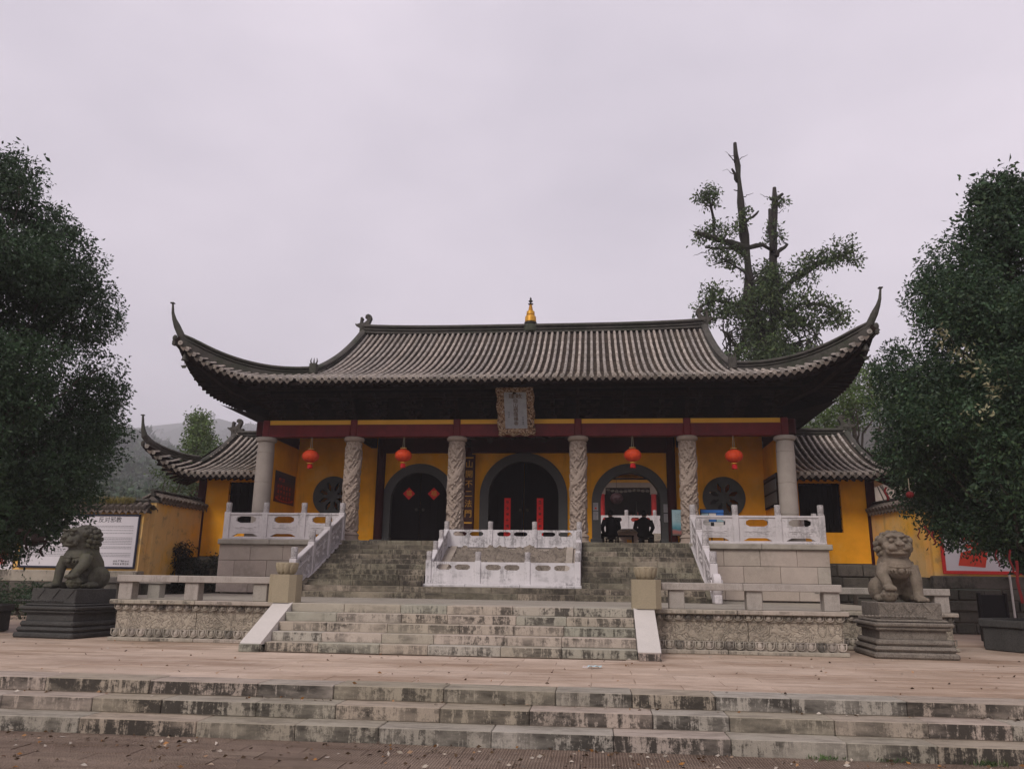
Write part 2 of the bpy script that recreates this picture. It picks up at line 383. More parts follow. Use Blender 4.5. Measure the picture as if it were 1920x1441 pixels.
M_cord = plain('pale cord', (.35, .30, .22), .2, 9, .8, 0)
M_paperred = plain('red paper', (.72, .022, .018), .12, 5, .7, 0)
M_ink = plain('black ink', (.012, .010, .010), .1, 9, .6, 0)
M_goldink = plain('gold lettering', (.72, .36, .05), .2, 9, .45, 0, metal=.2)
M_goldpale = plain('pale gold lettering', (.45, .25, .07), .2, 9, .5, 0)
M_paper = plain('white notice sheet', (.66, .62, .64), .05, 2, .6, 0)
M_navy = plain('navy frame', (.018, .02, .04), .1, 4, .5, 0)
M_redframe = plain('red board frame', (.60, .03, .025), .1, 4, .55, 0)
M_redprint = plain('red poster print', (.66, .06, .03), .15, 3, .6, 0)
M_blueprint = plain('blue poster print', (.03, .14, .42), .2, 3, .5, 0)
M_greyink = plain('grey print', (.16, .15, .16), .1, 9, .7, 0)
M_paleink = plain('pale print', (.60, .56, .52), .1, 9, .7, 0)

# ------------------------------------------------------------------ ground and plazas
ZP = .45; ZT = 1.2; ZF = 2.78                     # plaza, terrace, hall floor
YA, TA = -15.51, .378                             # lower flight
Y1, T2, W2 = -11.43, .276, 3.064                  # middle flight
mb = MB(); mb.V = [(-2400,-290,-.03),(2400,-290,-.03),(2400,2500,-.03),(-2400,2500,-.03)]; mb.F = [(0,1,2,3)]
tag(mb.build('ground', M_dirt), kind='structure')

def chamfer_piece(name, x0, x1, y0, y1, z0, z1, mat, parent, c=.006, jit=.0):
    j = lambda: random.uniform(-jit, jit)
    return MB().box(x0, x1, y0+j(), y1, z0, z1+j()*.4, c).build(name, mat, parent)
def course(parent, name, x0, x1, y0, y1, z0, z1, mat, length, gap=.006, jit=.006, c=.008):
    x = x0
    while x < x1-.05:
        l = length*random.uniform(.72, 1.25)
        if x1-(x+l) < length*.4: l = x1-x
        chamfer_piece(name, x+gap/2, x+l-gap/2, y0, y1, z0, z1, mat, parent, c, jit); x += l

low = empty('lower_plaza', (2, -18, 0), kind='structure')
MB().box(-40, 46, -70, YA-2*TA+.05, -.20, -.012).build('bedding', M_dirt, low)
me = MB().box(-.297, .297, -.147, .147, -.05, 0, .005).mesh('paver', M_paver_low)
nr = 0
for r in range(10):
    y = YA-2*TA-.17-r*.30
    for k in range(25):
        x = -5.2+k*.60+(.3 if r % 2 else 0)-r*.02
        o = link_mesh('paver', me, (x, y, random.uniform(-.004, .003)), low); o.rotation_euler = (random.uniform(-.004,.004), random.uniform(-.004,.004), 0)
up_ = empty('upper_plaza', (0, -13, ZP), kind='structure')
MB().box(-45, 50, YA+.45, 14, 0, ZP-.012).build('bedding', M_paver, up_)
me = MB().box(-.527, .527, -.247, .247, -.05, 0, .003).mesh('paver', M_paver)
for r in range(13):
    y = YA+.70+r*.50
    for k in range(22):
        x = -10.9+k*1.06+(.53 if r % 2 else 0)
        if y > -11.7 and abs(x) < W2+.1: continue
        if y > -9.6 and abs(x) < 6: continue
        link_mesh('paver', me, (x, y, ZP+random.uniform(-.002, .002)), up_)

steps1 = empty('lower_steps', (2, YA, 0), kind='structure')
for i in range(3):
    z = i*.15; y = YA-(2-i)*TA
    course(steps1, 'step_slab', -14.4+.37*i, 17, y, y+TA+.12, z-.02*(i == 0), z+.15, M_step, 1.08)
steps2 = empty('middle_steps', (0, Y1, ZP), kind='structure')
for i in range(5):
    z = ZP+i*.15; y = Y1+i*T2
    e = .0 if i else .36
    course(steps2, 'step_slab', -W2-e*0, W2, y, y+T2+.10+(.45 if i == 4 else 0), z, z+.15, M_step2, 1.05)
for s in (-1, 1):                                  # sloping side slabs on a low foot block
    xa, xb = s*(W2+.004), s*(W2+.36)
    P = [(Y1-.16, ZP+.13), (Y1-.16+.02, ZP+.15), (Y1+4*T2+.10, 1.2+.03), (Y1+4*T2+.10, ZP), (Y1+.1, ZP)]
    m = MB(); n = len(P); m.V = [(xa, y, z) for y, z in P]+[(xb, y, z) for y, z in P]
    m.F = [tuple(range(n)), tuple(range(n, 2*n))[::-1]]+[(i, (i+1) % n, n+(i+1) % n, n+i) for i in range(n)]
    m.build('slope_slab', M_slope, steps2)
    chamfer_piece('foot_block', xa, xb, Y1-.2, Y1+.09, ZP, ZP+.125, M_step, steps2, .01)

# ------------------------------------------------------------------ terrace with carved facing
terr = empty('terrace', (0, -6, ZP), kind='structure')
YTF, XT1, YTR, XT2 = -9.93, 6.72, -8.05, 9.3
MB().box(-XT1+.14, XT1-.14, YTF+.16, 0, ZP, ZT-.02).build('core', M_terrace, terr)
MB().box(-XT2+.14, XT2-.14, YTR+.16, 0, ZP+.002, ZT-.024).build('core', M_terrace, terr)
def ushape(w, h, y, r): return [(w*math.cos(PI+PI*k/8), y-.01*math.sin(PI*k/8), h*(.9 if k in (0, 8) else -.75*math.sin(PI*k/8)+.15)) for k in range(9)]
me_low = MB().ell((0, .01, -.005), (.052, .066, .070), 10, 8).tube(ushape(.072, .085, -.03, .01), .012, 5).box(-.079, .079, -.01, .06, .055, .078).mesh('lotus_petal', M_lotus, True)
me_up = MB().ell((0, .0, .005), (.050, .058, .048), 10, 8).tube(ushape(.072, .06, -.02, .01), .011, 5).mesh('lotus_bead', M_lotus, True)
def facing_run(x0, x1, y, zt):
    """plinth, petals, carved panels, beads and cap along X with the face towards -Y"""
    k = (zt-ZP)/(ZT-ZP)
    z = lambda v: ZP+(v-ZP)*k
    course(terr, 'plinth_stone', x0-.02, x1+.02, y-.04, y+.3, ZP, z(.52), M_terrace, 1.6, c=.01)
    MB().box(x0+.04, x1-.04, y+.045, y+.3, z(.52), z(.67)).build('petal_bed', M_terrace, terr)
    n = int((x1-x0)/.165)
    for i in range(n):
        link_mesh('lotus_petal', me_low, (x0+(i+.5)*(x1-x0)/n, y+.04, z(.592)), terr)
    nx = max(1, round((x1-x0)/1.85)); w = (x1-x0-.1)/nx
    for i in range(nx): MB().box(x0+.05+i*w+.004, x0+.05+(i+1)*w-.004, y+.075, y+.3, z(.668), z(1.00), .006).build('carved_panel', M_carved, terr)
    MB().box(x0+.03, x1-.03, y+.055, y+.3, z(1.0), z(1.125)).build('bead_bed', M_terrace, terr)
    for i in range(n):
        link_mesh('lotus_bead', me_up, (x0+(i+.5)*(x1-x0)/n, y+.045, z(1.062)), terr)
    course(terr, 'cap_stone', x0-.06, x1+.06, y-.06, y+.55, z(1.122), zt, M_terrace, 1.5, c=.012)
for s in (-1, 1):
    a, b = sorted((s*(W2+.37), s*XT1)); facing_run(a, b, YTF, ZT)
    a, b = sorted((s*(XT1+.08), s*XT2)); facing_run(a, b, YTR, ZT-.04)
    for xx in (XT1, XT2):                          # plain returns
        ya, yb = (YTF+.12, YTR+.1) if xx == XT1 else (YTR+.12, 0)
        MB().box(s*(xx-.14), s*(xx-.02), ya, yb, ZP+.004, ZT-.05).build('return_wall', M_carved, terr)
mb = MB().box(-XT1+.02, XT1-.02, YTF+.49, -.2, ZT-.03, ZT-.002)
mb.build('terrace_paving', M_step, terr)
for s in (-1, 1): MB().box(s*(XT1-.02), s*(XT2+.03), YTR+.5, -.2, ZT-.07, ZT-.044).build('terrace_paving', M_step, terr)

# stone bench rails along the terrace edge
def bench(x0, x1, y, z, posts, label, group='stone bench rails on the terrace edge'):
    e = empty('stone_bench', ((x0+x1)/2, y, z), label, 'bench', group)
    course(e, 'seat_slab', x0, x1, y-.17, y+.17, z+.325, z+.455, M_granite, 1.7, c=.01, jit=.003)
    for px in posts: MB().box(px-.135, px+.135, y-.12, y+.12, z+.001, z+.324, .01).build('post', M_granite, e)
bench(-XT1+.03, -3.58, YTF+.12, ZT, (-6.52, -5.2, -3.85), 'long granite bench rail on the terrace between dark lion and lotus pillar')
bench(3.58, XT1-.03, YTF+.12, ZT, (3.85, 5.2, 6.52), 'long granite bench rail on the terrace in front of the stair scroll')
bench(-XT2+.05, -XT1-.06, YTR+.12, ZT-.04, (-9.1, -8.0, -7.0), 'short granite bench rail set back behind the dark lion')
bench(XT1+.06, XT2-.05, YTR+.12, ZT-.04, (7.0, 8.0, 9.1), 'short granite bench rail set back behind the brown lion')
# lotus pillars at the head of the middle steps
for s, tx in ((-1, 'square tan granite pillar with lotus bowl ahead of the dark mossy stair side'), (1, 'square tan granite pillar with lotus bowl beside the bench ending at the brown lion')):
    x, y = s*3.30, -10.08
    e = empty('lotus_pillar', (x, y, ZT), tx, 'pillar', 'lotus pillars at the top of the middle steps')
    m = MB(); a, c = .255, .10
    oc = [(-a+c,-a),(a-c,-a),(a,-a+c),(a,a-c),(a-c,a),(-a+c,a),(-a,a-c),(-a,-a+c)]
    m.V = [(x+p, y+q, ZT+.001) for p, q in oc]+[(x+p, y+q, ZT+.50) for p, q in oc]
    m.F = [tuple(range(8))[::-1], tuple(range(8, 16))]+[(i, (i+1) % 8, 8+(i+1) % 8, 8+i) for i in range(8)]
    m.build('shaft', M_pillar, e)
    b = MB().lathe([(.13,.0),(.165,.05),(.195,.13),(.21,.20),(.20,.215),(.12,.21)], (x, y, ZT+.501), 20).build('bowl', M_pillar, e, smooth=False, auto=40)
    pet = MB().ell((0,0,0), (.060,.026,.105), 10, 8).mesh('petal', M_pillar, True)
    for k in range(10):
        an = 2*PI*k/10; link_mesh('petal', pet, (x+.172*math.cos(an), y+.172*math.sin(an), ZT+.605), b, rot=(.30, 0, an+PI/2))
# ------------------------------------------------------------------ slabs with openings
def slab(x0, x1, zb, zt, y0, y1, holes=(), extra=(), n=12):
    """upright slab in XZ, thickness y0..y1; holes: (xa, xb, lo(x), hi(x)); zb, zt: numbers or functions of x"""
    fz = lambda f, x: f(x) if callable(f) else f
    bp = {x0, x1, *extra}
    for xa, xb, lo, hi in holes:
        for i in range(n+1): bp.add(xa+(xb-xa)*i/n)
    bp = sorted(b for b in bp if x0-1e-9 <= b <= x1+1e-9)
    m = MB()
    def quad(a, b, c, d): k = len(m.V); m.V += [a, b, c, d]; m.F.append((k, k+1, k+2, k+3))
    def side(x, za, zc): 
        if zc-za > 1e-5: quad((x,y0,za),(x,y1,za),(x,y1,zc),(x,y0,zc))
    for xa, xb in zip(bp[:-1], bp[1:]):
        if xb-xa < 1e-7: continue
        xm = (xa+xb)/2
        act = sorted([h for h in holes if h[0] < xm < h[1]], key=lambda h: h[2](xm))
        A, B = [fz(zb, xa)], [fz(zb, xb)]
        for h in act: A += [h[2](xa), h[3](xa)]; B += [h[2](xb), h[3](xb)]
        A.append(fz(zt, xa)); B.append(fz(zt, xb))
        for i in range(0, len(A), 2):
            if A[i+1]-A[i] < 1e-6 and B[i+1]-B[i] < 1e-6: continue
            quad((xa,y0,A[i]),(xb,y0,B[i]),(xb,y0,B[i+1]),(xa,y0,A[i+1]))
            quad((xa,y1,A[i+1]),(xb,y1,B[i+1]),(xb,y1,B[i]),(xa,y1,A[i]))
            quad((xa,y0,A[i]),(xa,y1,A[i]),(xb,y1,B[i]),(xb,y0,B[i]))
            quad((xa,y0,A[i+1]),(xb,y0,B[i+1]),(xb,y1,B[i+1]),(xa,y1,A[i+1]))
    for x in (x0, x1): side(x, fz(zb, x), fz(zt, x))
    for h in holes:
        for x in (h[0], h[1]): side(x, h[2](x), h[3](x))
    return m
def arch_hole(cx, w, z0, zc):                        # round-headed, down to the floor
    return (cx-w, cx+w, lambda x: z0, lambda x: zc+math.sqrt(max(0, w*w-(x-cx)**2)))
def disc_hole(cx, cz, r): return (cx-r, cx+r, lambda x: cz-math.sqrt(max(0, r*r-(x-cx)**2)), lambda x: cz+math.sqrt(max(0, r*r-(x-cx)**2)))
def cloud_hole(cx, cz, w, h):
    def hh(x):
        u = abs(x-cx)/(w/2)
        return h/2*(1 if u < .80 else .72 if u < .86 else .45+.25*math.cos((u-.86)/.14*PI/2))
    return (cx-w/2, cx+w/2, lambda x: cz-hh(x), lambda x: cz+hh(x))
def mapmb(m, f): m.V = [f(v) for v in m.V]; return m

# ------------------------------------------------------------------ marble balustrades
def relief_strokes(L, zc, h, w, t):
    """a few raised flame-like strokes on the face of a panel"""
    m = MB(); rnd = random.Random(int(L*1000))
    for k in range(11):
        s = L/2+(k-5)*w/11+rnd.uniform(-.01, .01); z = zc+rnd.uniform(-.3, .3)*h; d = (1 if k < 5 else -1 if k > 5 else 0)
        P = [(s-d*.09, t, z+.05*rnd.uniform(-1, 1)), (s-d*.03, t-.006, z), (s+.02, t-.006, z+rnd.uniform(-.03, .03)), (s+d*.08, t, z+.04*rnd.uniform(-1, 1))]
        m.tube(P, [.004, .013, .013, .004], 6)
    return m
def balustrade(name, p0, p1, n, label, group, style='A', hp=1.13, hpan=.72, pw=.17, mat=None, first=True, last=True, panel_lift=.06, cat='balustrade'):
    """n panels from p0 to p1 (world points at the foot line), posts between"""
    mat = mat or M_white
    p0, p1 = Vector(p0), Vector(p1); d = p1-p0; flat = Vector((d.x, d.y, 0)); Lh = flat.length; u = flat.normalized(); slope = d.z/Lh
    nrm = Vector((0,0,1)).cross(u)
    e = empty(name, (p0+p1)/2, label, cat, group)
    def W(v): return tuple(p0+u*v[0]+nrm*v[1]+Vector((0,0,v[2]+slope*v[0])))
    step = Lh/n
    for i in range(n+1):
        if (i == 0 and not first) or (i == n and not last): continue
        q = p0+u*(i*step); q.z = p0.z+slope*i*step
        c = q; h2 = .30 if hp > 1 else .24
        zlow = -.12 if abs(slope) > .05 else 0
        m = MB(); M = Matrix.Translation(c) @ Matrix.Rotation(math.atan2(u.y, u.x), 4, 'Z')
        m.box(-pw/2, pw/2, -pw/2, pw/2, zlow, hp-h2-.02, .012, M)
        po = m.build('post', mat, e)
        MB().lathe([(pw*.42,0),(pw*.50,.012),(pw*.50,h2*.12),(pw*.44,h2*.16),(pw*.47,h2*.2),(pw*.50,h2*.9),(pw*.44,h2*.98),(pw*.2,h2)], (c.x, c.y, c.z+hp-h2-.021), 14).build('carved_head', M_whitecarve, po, auto=35)
    for i in range(n):
        s0 = i*step+pw/2-.01; s1 = (i+1)*step-pw/2+.01; L = s1-s0; zb = panel_lift
        if style == 'A':
            holes = [cloud_hole(L/2, zb+hpan*.735, L*.60, hpan*.27), (L*.12, L*.88, lambda x: zb+.03, lambda x: zb+.03+hpan*.12*min(1, .25+6*min(x-L*.14, L*.86-x)/L))]
            m = slab(0, L, zb, zb+hpan, -.05, .05, holes)
        elif style == 'B':
            holes = [cloud_hole(L*.29, zb+hpan*.76, L*.34, hpan*.25), cloud_hole(L*.71, zb+hpan*.76, L*.34, hpan*.25)]
            m = slab(0, L, zb, zb+hpan, -.045, .045, holes)
        else:
            dm = lambda cx, cz, r: (cx-r, cx+r, lambda x: cz-(r-abs(x-cx)), lambda x: cz+(r-abs(x-cx)))
            m = slab(0, L, zb, zb+hpan, -.045, .045, [dm(L*.26, zb+hpan*.76, .075), dm(L*.74, zb+hpan*.76, .075), dm(L*.84, zb+hpan*.13, .05)])
        m = mapmb(m, lambda v: W((v[0]+s0, v[1], v[2])))
        scr = None
        if style == 'C':
            rnd = random.Random(i*7+int(p0.x*10)); scr = MB()
            for sd in (-.05, .05):
                for kk in range(9):
                    cx = L*rnd.uniform(.12, .88); cz = zb+hpan*rnd.uniform(.10, .60); rr_ = rnd.uniform(.03, .065); ph_ = rnd.uniform(0, 6)
                    scr.tube([(cx+rr_*(.25+.75*q/9)*math.cos(ph_+q*.75), sd, cz+rr_*(.25+.75*q/9)*math.sin(ph_+q*.75)) for q in range(10)], .013, 5)
                for zz_ in (zb+.03, zb+hpan*.64): scr.box(.02, L-.02, min(sd, sd*1.35), max(sd, sd*1.35), zz_, zz_+.022)
        pn = m.build('panel', M_whitecarve if style == 'C' else mat, e)
        if scr: mapmb(scr, lambda v: W((v[0]+s0, v[1], v[2]))).build('scroll_relief', M_white, pn)
        if style in 'AC':
            m = MB().box(0, L, -.075, .075, zb+hpan-.055, zb+hpan+.012, .012)
            mapmb(m, lambda v: W((v[0]+s0, v[1], v[2]))).build('handrail', mat, pn)
        if style == 'A':
            m = MB().box(L*.11, L*.89, -.058, -.0505, zb+hpan*.22, zb+hpan*.55, .006)
            mapmb(m, lambda v: W((v[0]+s0, v[1], v[2]))).build('raised_field', mat, pn)
            m = relief_strokes(L, zb+hpan*.375, hpan*.2, L*.62, -.056); mapmb(m, lambda v: W((v[0]+s0, v[1], v[2]))).build('flame_relief', M_white, pn, smooth=True)
    m = MB().box(-pw/2, Lh+pw/2, -.12, .12, 0 if abs(slope) < .05 else -.03, panel_lift-.004 if panel_lift > .02 else .01, .01)
    mapmb(m, W).build('base_rail', mat, e)
    return e

# ------------------------------------------------------------------ hall platform and upper stairs
NR, YB, RUN = 11, -4.64, .34; RISE = (ZF-ZT)/NR
XS = 5.08
plat = empty('hall_platform', (0, 2, ZT), kind='structure')
MB().box(-9.0, 9.0, -.62, 9.0, ZT-.05, ZF-.022).build('core', M_block, plat)
MB().box(-9.05, 9.05, -.6, 9.0, ZF-.021, ZF-.004).build('floor_paving', M_step_up, plat)
for s in (-1, 1):
    x0, x1 = sorted((s*XS, s*9.02))
    for r in range(3):
        z0 = ZT+.02+r*.472
        xx = x0-(.5 if r % 2 else 0.02)
        while xx < x1-.02:
            a, b = max(xx, x0), min(xx+1.02, x1)
            if b-a > .05: MB().box(a+.004, b-.004, -.93+random.uniform(-.004,.004), -.61, z0+.004, z0+.468, .009).build('block', M_block, plat)
            xx += 1.02
    course(plat, 'cap_slab', x0-.04, x1+.09, -1.02, -.55, ZF-.145, ZF+.012, M_cap, 2.0, c=.02, jit=.002)
    sx = s*9.0
    for r in range(3):
        for k in range(5):
            ya = -.6+k*1.02-(.5 if r % 2 else 0); yb = ya+1.01; ya = max(ya, -.6)
            a, b = sorted((sx, sx+s*.03)); MB().box(a, b, ya, yb, ZT+.02+r*.472+.004, ZT+.02+r*.472+.468, .006).build('block', M_block, plat)
ust = empty('upper_steps', (0, YB, ZT), kind='structure')
XE = 2.06
for i in range(NR):
    z0, z1 = ZT+i*RISE-(.02 if i == 0 else 0), ZT+(i+1)*RISE; y0 = YB+i*RUN; y1 = y0+RUN+.12
    if i == NR-1: y1 = -.58
    if i < 2: course(ust, 'step_slab', -XS, XS, y0, y1+.5*(i == 1), z0, z1, M_step_up, 1.3)
    else:
        course(ust, 'step_slab', -XS, -XE, y0, y1, z0, z1, M_step_up, 1.15); course(ust, 'step_slab', XE, XS, y0, y1, z0, z1, M_step_up, 1.15)
course(ust, 'step_slab', -XE, XE, -1.0, -.5, ZF-.14, ZF, M_step_up, 1.3)
# carved ramp slab between the two stairs
ramp = empty('carved_ramp', (0, -2.4, 1.5), 'grey carved stone ramp slab inside the white marble fence', 'carved ramp')
zr = lambda y: 1.62+(y+3.45)/(2.35)*1.0
def ridged(x, y, o=0):
    v = 0
    for k, (fx, fy, a) in enumerate([(2.3, 4.1, 1.), (5.1, 7.3, .6), (9.7, 11.9, .35)]):
        v += a*(1-abs(math.sin(x*fx+1.7*math.sin(y*fy*.6+k+o)+o)*math.cos(y*fy+1.3*math.sin(x*fx*.7+2*k))))
    return v/1.95
nx, ny = 110, 60; V = []; F = []
for j in range(ny+1):
    for i in range(nx+1):
        x = -1.60+3.2*i/nx; y = -3.35+2.15*j/ny; V.append((x, y, zr(y)-.14+.30*ridged(x*1.25, y*1.5)**1.5))
for j in range(ny):
    for i in range(nx): a = j*(nx+1)+i; F.append((a, a+1, a+nx+2, a+nx+1))
mb = MB(); mb.V = V; mb.F = F; mb.build('dragon_relief', M_ramp, ramp, smooth=True, fix=False)
for s in (-1, 1):
    m = MB(); x0, x1 = sorted((s*1.60, s*1.79)); P = [(-3.42, 1.5), (-3.42, zr(-3.42)+.08), (-1.2, zr(-1.2)+.06), (-1.2, 1.5)]
    m.V = [(x0, y, z) for y, z in P]+[(x1, y, z) for y, z in P]; m.F = [(0,1,2,3), (7,6,5,4)]+[(i, (i+1) % 4, 4+(i+1) % 4, 4+i) for i in range(4)]
    m.build('side_curb', M_block, ramp)
MB().box(-1.8, 1.8, -1.17, -1.0, 1.5, 2.60).build('back_curb', M_block, ramp)
course(ramp, 'plinth_stone', -2.2, 2.2, -3.72, -3.44, ZT+2*RISE-.002, 1.56, M_whiteold, 1.2, c=.012)
for s in (-1, 1):
    P = [(-3.5, 1.50), (-3.5, 1.60), (-1.0, 2.66), (-1.0, 1.50)]; x0, x1 = sorted((s*1.80, s*2.055)); m = MB()
    m.V = [(x0, y, z) for y, z in P]+[(x1, y, z) for y, z in P]; m.F = [(0,1,2,3), (7,6,5,4)]+[(i, (i+1) % 4, 4+(i+1) % 4, 4+i) for i in range(4)]
    m.build('cheek_wall', M_block, ramp)
G = 'white marble fence around the carved ramp'
balustrade('marble_balustrade', (-1.96, -3.5, 1.56), (1.96, -3.5, 1.56), 3, 'white stained marble fence across the foot of the carved ramp', G, 'B', .86, .56, .155, M_whiteold, panel_lift=.012)
balustrade('marble_balustrade', (-1.96, -1.08, 2.61), (1.96, -1.08, 2.61), 3, 'white marble fence across the head of the carved ramp before the central door', G, 'B', .78, .50, .155, M_whiteold, panel_lift=.012)
for s, t in ((-1, 'sloping marble side fence of the carved ramp towards the closed diamond door'), (1, 'sloping marble side fence of the carved ramp towards the open archway')):
    balustrade('marble_balustrade', (s*1.96, -3.5, 1.56), (s*1.96, -1.08, 2.61), 3, t, G, 'C', .82, .52, .14, M_whiteold, first=False, last=False, panel_lift=.012)
# platform fences and stair fences
G = 'white marble balustrades of the platform and stairs'
for s, t in ((-1, 'dragon poster'), (1, 'blue photo board')):
    a, b = sorted((s*5.27, s*8.9))
    w = 'red wall poster' if s < 0 else 'blue photo board'
    balustrade('marble_balustrade', (a, -.78, ZF+.012), (b, -.78, ZF+.012), 3, f'level white marble balustrade on the platform in front of the {w}', G, 'A', 1.15, .74, .18)
    w = 'dark stained' if s < 0 else 'greenish'
    balustrade('marble_balustrade', (s*5.27, -4.55, ZT+.12), (s*5.27, -.78, ZF+.012), 3, f'sloping white carved balustrade beside the {w} stair', G, 'C', 1.13, .74, .18, last=False, panel_lift=.02)
    # drum scroll at the foot
    e = empty('drum_stone', (s*5.27, -5.0, ZT), f'white scroll drum stone ending the balustrade of the {w} stair', 'drum stone', 'drum stones at the stair foot')
    M = Matrix.Translation((s*5.27-.1, -4.92, ZT+.42)) @ Matrix.Rotation(PI/2, 4, 'Y')
    MB().lathe([(.10,0),(.22,.0),(.27,.02),(.28,.10),(.27,.18),(.22,.2),(.1,.2)], (0,0,0), 24, M).build('drum', M_white, e, auto=40)
    for q in (-.125, .125):
        m = MB(); pts = [(s*5.27+q, -4.92+(.03+.17*k/26)*math.cos(k*.55), ZT+.42+(.03+.17*k/26)*math.sin(k*.55)) for k in range(27)]
        m.tube(pts, .016, 6).build('scroll', M_white, e, smooth=True)
    MB().box(s*5.27-.09, s*5.27+.09, -5.2, -4.64, ZT-.002, ZT+.2, .02).build('foot', M_white, e)
    m = MB(); P = [(-4.70, ZT), (-4.70, ZT+.10), (-.62, ZF+.0), (-.62, ZT)]; x0, x1 = sorted((s*(XS+.002), s*(XS+.34)))
    m.V = [(x0, y, z) for y, z in P]+[(x1, y, z) for y, z in P]; m.F = [(0,1,2,3), (7,6,5,4)]+[(i, (i+1) % 4, 4+(i+1) % 4, 4+i) for i in range(4)]
    m.build('string_wall', M_step_up, ust)
# low stub posts on the far edge of the platform
for x, y, t in ((-8.85, 1.1, 'low marble stub post before the wing window by the plain column'), (8.78, 1.0, 'low tan stub post beside the dark wing window'), (9.0, .35, 'taller pale stub post beside the dark wing window')):
    h = .92 if x < 0 else (.95 if y > .5 else 1.0)
    e = empty('stub_post', (x, y, ZF), t, 'post', 'stub posts along the platform edge')
    po = MB().box(x-.085, x+.085, y-.085, y+.085, ZF, ZF+h-.27, .012).build('shaft', M_white, e)
    MB().lathe([(.07,0),(.085,.02),(.085,.22),(.07,.26)], (x, y, ZF+h-.269), 12).build('carved_head', M_whitecarve, e, auto=35)
# ------------------------------------------------------------------ the gate hall
hall = empty('gate_hall', (0, 4.8, ZF), 'ochre temple gate hall with sweeping grey tiled roof and carved columns', 'temple hall')
A1, A2, A3, ZC = 1.92, 5.28, 8.21, 6.09
# carved dragon columns
def dragon_mesh():
    n, m = 96, 300; H = ZC-.16-(ZF+.30); th = np.linspace(0, 2*PI, n, endpoint=False); zz = np.linspace(0, H, m)
    T, Z = np.meshgrid(th, zz)
    ph = (T-2.6*Z+.5*np.sin(2.1*Z)+PI) % (2*PI)-PI
    body = np.clip(1-(np.abs(ph)/.50)**4, 0, 1)
    scales = .5+.5*np.sin(26*(Z+.1*T))*np.sin(20*(T-.4*Z))
    def rid(a, b, o): return 1-np.abs(np.sin(a*T+1.8*np.sin(b*Z+o)+o)*np.cos(b*Z*1.2+1.5*np.sin(a*T*1.0+o)))
    cl = .45*rid(3, 7, .3)+.35*rid(5, 13, 1.9)+.25*rid(8, 21, 4.0)
    cl = np.clip((cl-.50)*3.0, 0, 1)
    r = .212+.062*np.clip(cl*1.5-.25, 0, 1)*(1-body)+body*(.066+.014*scales)+.010*np.sin(3*T+11*Z)*np.sin(17*Z)
    edge = np.clip(np.minimum(Z, H-Z)/.05, 0, 1); r = .238+(r-.238)*edge
    V = np.stack([r*np.cos(T), r*np.sin(T), Z], -1).reshape(-1, 3)
    F = []
    for j in range(m-1):
        for i in range(n): F.append((j*n+i, j*n+(i+1) % n, (j+1)*n+(i+1) % n, (j+1)*n+i))
    return make_mesh('column_shaft', V, F, M_dragon, True)
dm_ = dragon_mesh()
cap_me = MB().lathe([(.24,0),(.30,.03),(.325,.07),(.325,.125),(.295,.16)], n=28).mesh('capital', M_dragon)
base_me = MB().lathe([(.36,0),(.36,.07),(.31,.10),(.30,.19),(.33,.22),(.29,.27),(.26,.31)], n=28).mesh('base', M_dragon)
for i, x in enumerate((-A2, -A1, A1, A2)):
    c = link_mesh('dragon_column', dm_, (x, 0, ZF+.30), hall, rot=(0, 0, (0.0, 0.5, .2, .8)[i]*0+.25*i))
    c.rotation_euler = (0, 0, 0)
    link_mesh('capital', cap_me, (x, 0, ZC-.165), c); link_mesh('base', base_me, (x, 0, ZF-.003), c)
for s in (-1, 1):
    x = s*A3; prof = [(.275,0)]
    for zj in (.62, 1.55, 2.5): prof += [(.272,zj-.012),(.262,zj-.004),(.262,zj+.004),(.272,zj+.012)]
    prof += [(.255, ZC-.16-ZF-.30)]
    c = MB().lathe(prof, (x, 0, ZF+.30), 28).build('plain_column', M_column, hall, auto=25)
    MB().lathe([(.25,0),(.31,.03),(.33,.07),(.33,.125),(.30,.16)], (x, 0, ZC-.165), 28).build('capital', M_column, c, auto=30)
    MB().box(x-.34, x+.34, -.34, .34, ZF-.003, ZF+.299, .03).build('base', M_column, c)
# architrave, yellow strip, stub posts
XC = (-A3, -A2, -A1, A1, A2, A3)
for a, b in zip(XC[:-1], XC[1:]):
    MB().box(a+.115, b-.115, -.15, .15, ZC+.005, ZC+.40, .012).build('beam', M_red, hall)
    MB().box(a+.115, b-.115, -.12, .12, ZC+.402, ZC+.55).build('yellow_board', M_strip, hall)
for x in XC: MB().box(x-.112, x+.112, -.17, .17, ZC+.002, ZC+.56, .03).build('beam_post', M_red, hall)
for s in (-1, 1): MB().box(s*(A3-.12), s*(A3+.35), -.14, .14, ZC+.03, ZC+.54, .05).build('beam_end', M_redpost, hall)
for s in (-1, 1):
    MB().box(s*A3-.13, s*A3+.13, .18, 2.5, ZC+.01, ZC+.5).build('side_beam', M_redpost, hall)
    for x in (s*A2, s*A1): MB().box(x-.1, x+.1, .17, 2.4, ZC+.05, ZC+.4, .01).build('tie_beam', M_wood, hall)
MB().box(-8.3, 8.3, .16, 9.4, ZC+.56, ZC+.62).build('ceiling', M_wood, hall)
# carved hanging frieze under the middle beam
m = MB()
for k in range(30):
    x = -1.6+3.2*k/29; m.ell((x, .0, ZC-.03-.025*math.sin(k*1.1)), (.07, .03, .045), 6, 5)
for x in (-.85, .85): m.lathe([(.03,0),(.09,.05),(.10,.12),(.05,.18)], (x, 0, ZC-.19), 10)
m.build('frieze', M_wood2, hall)
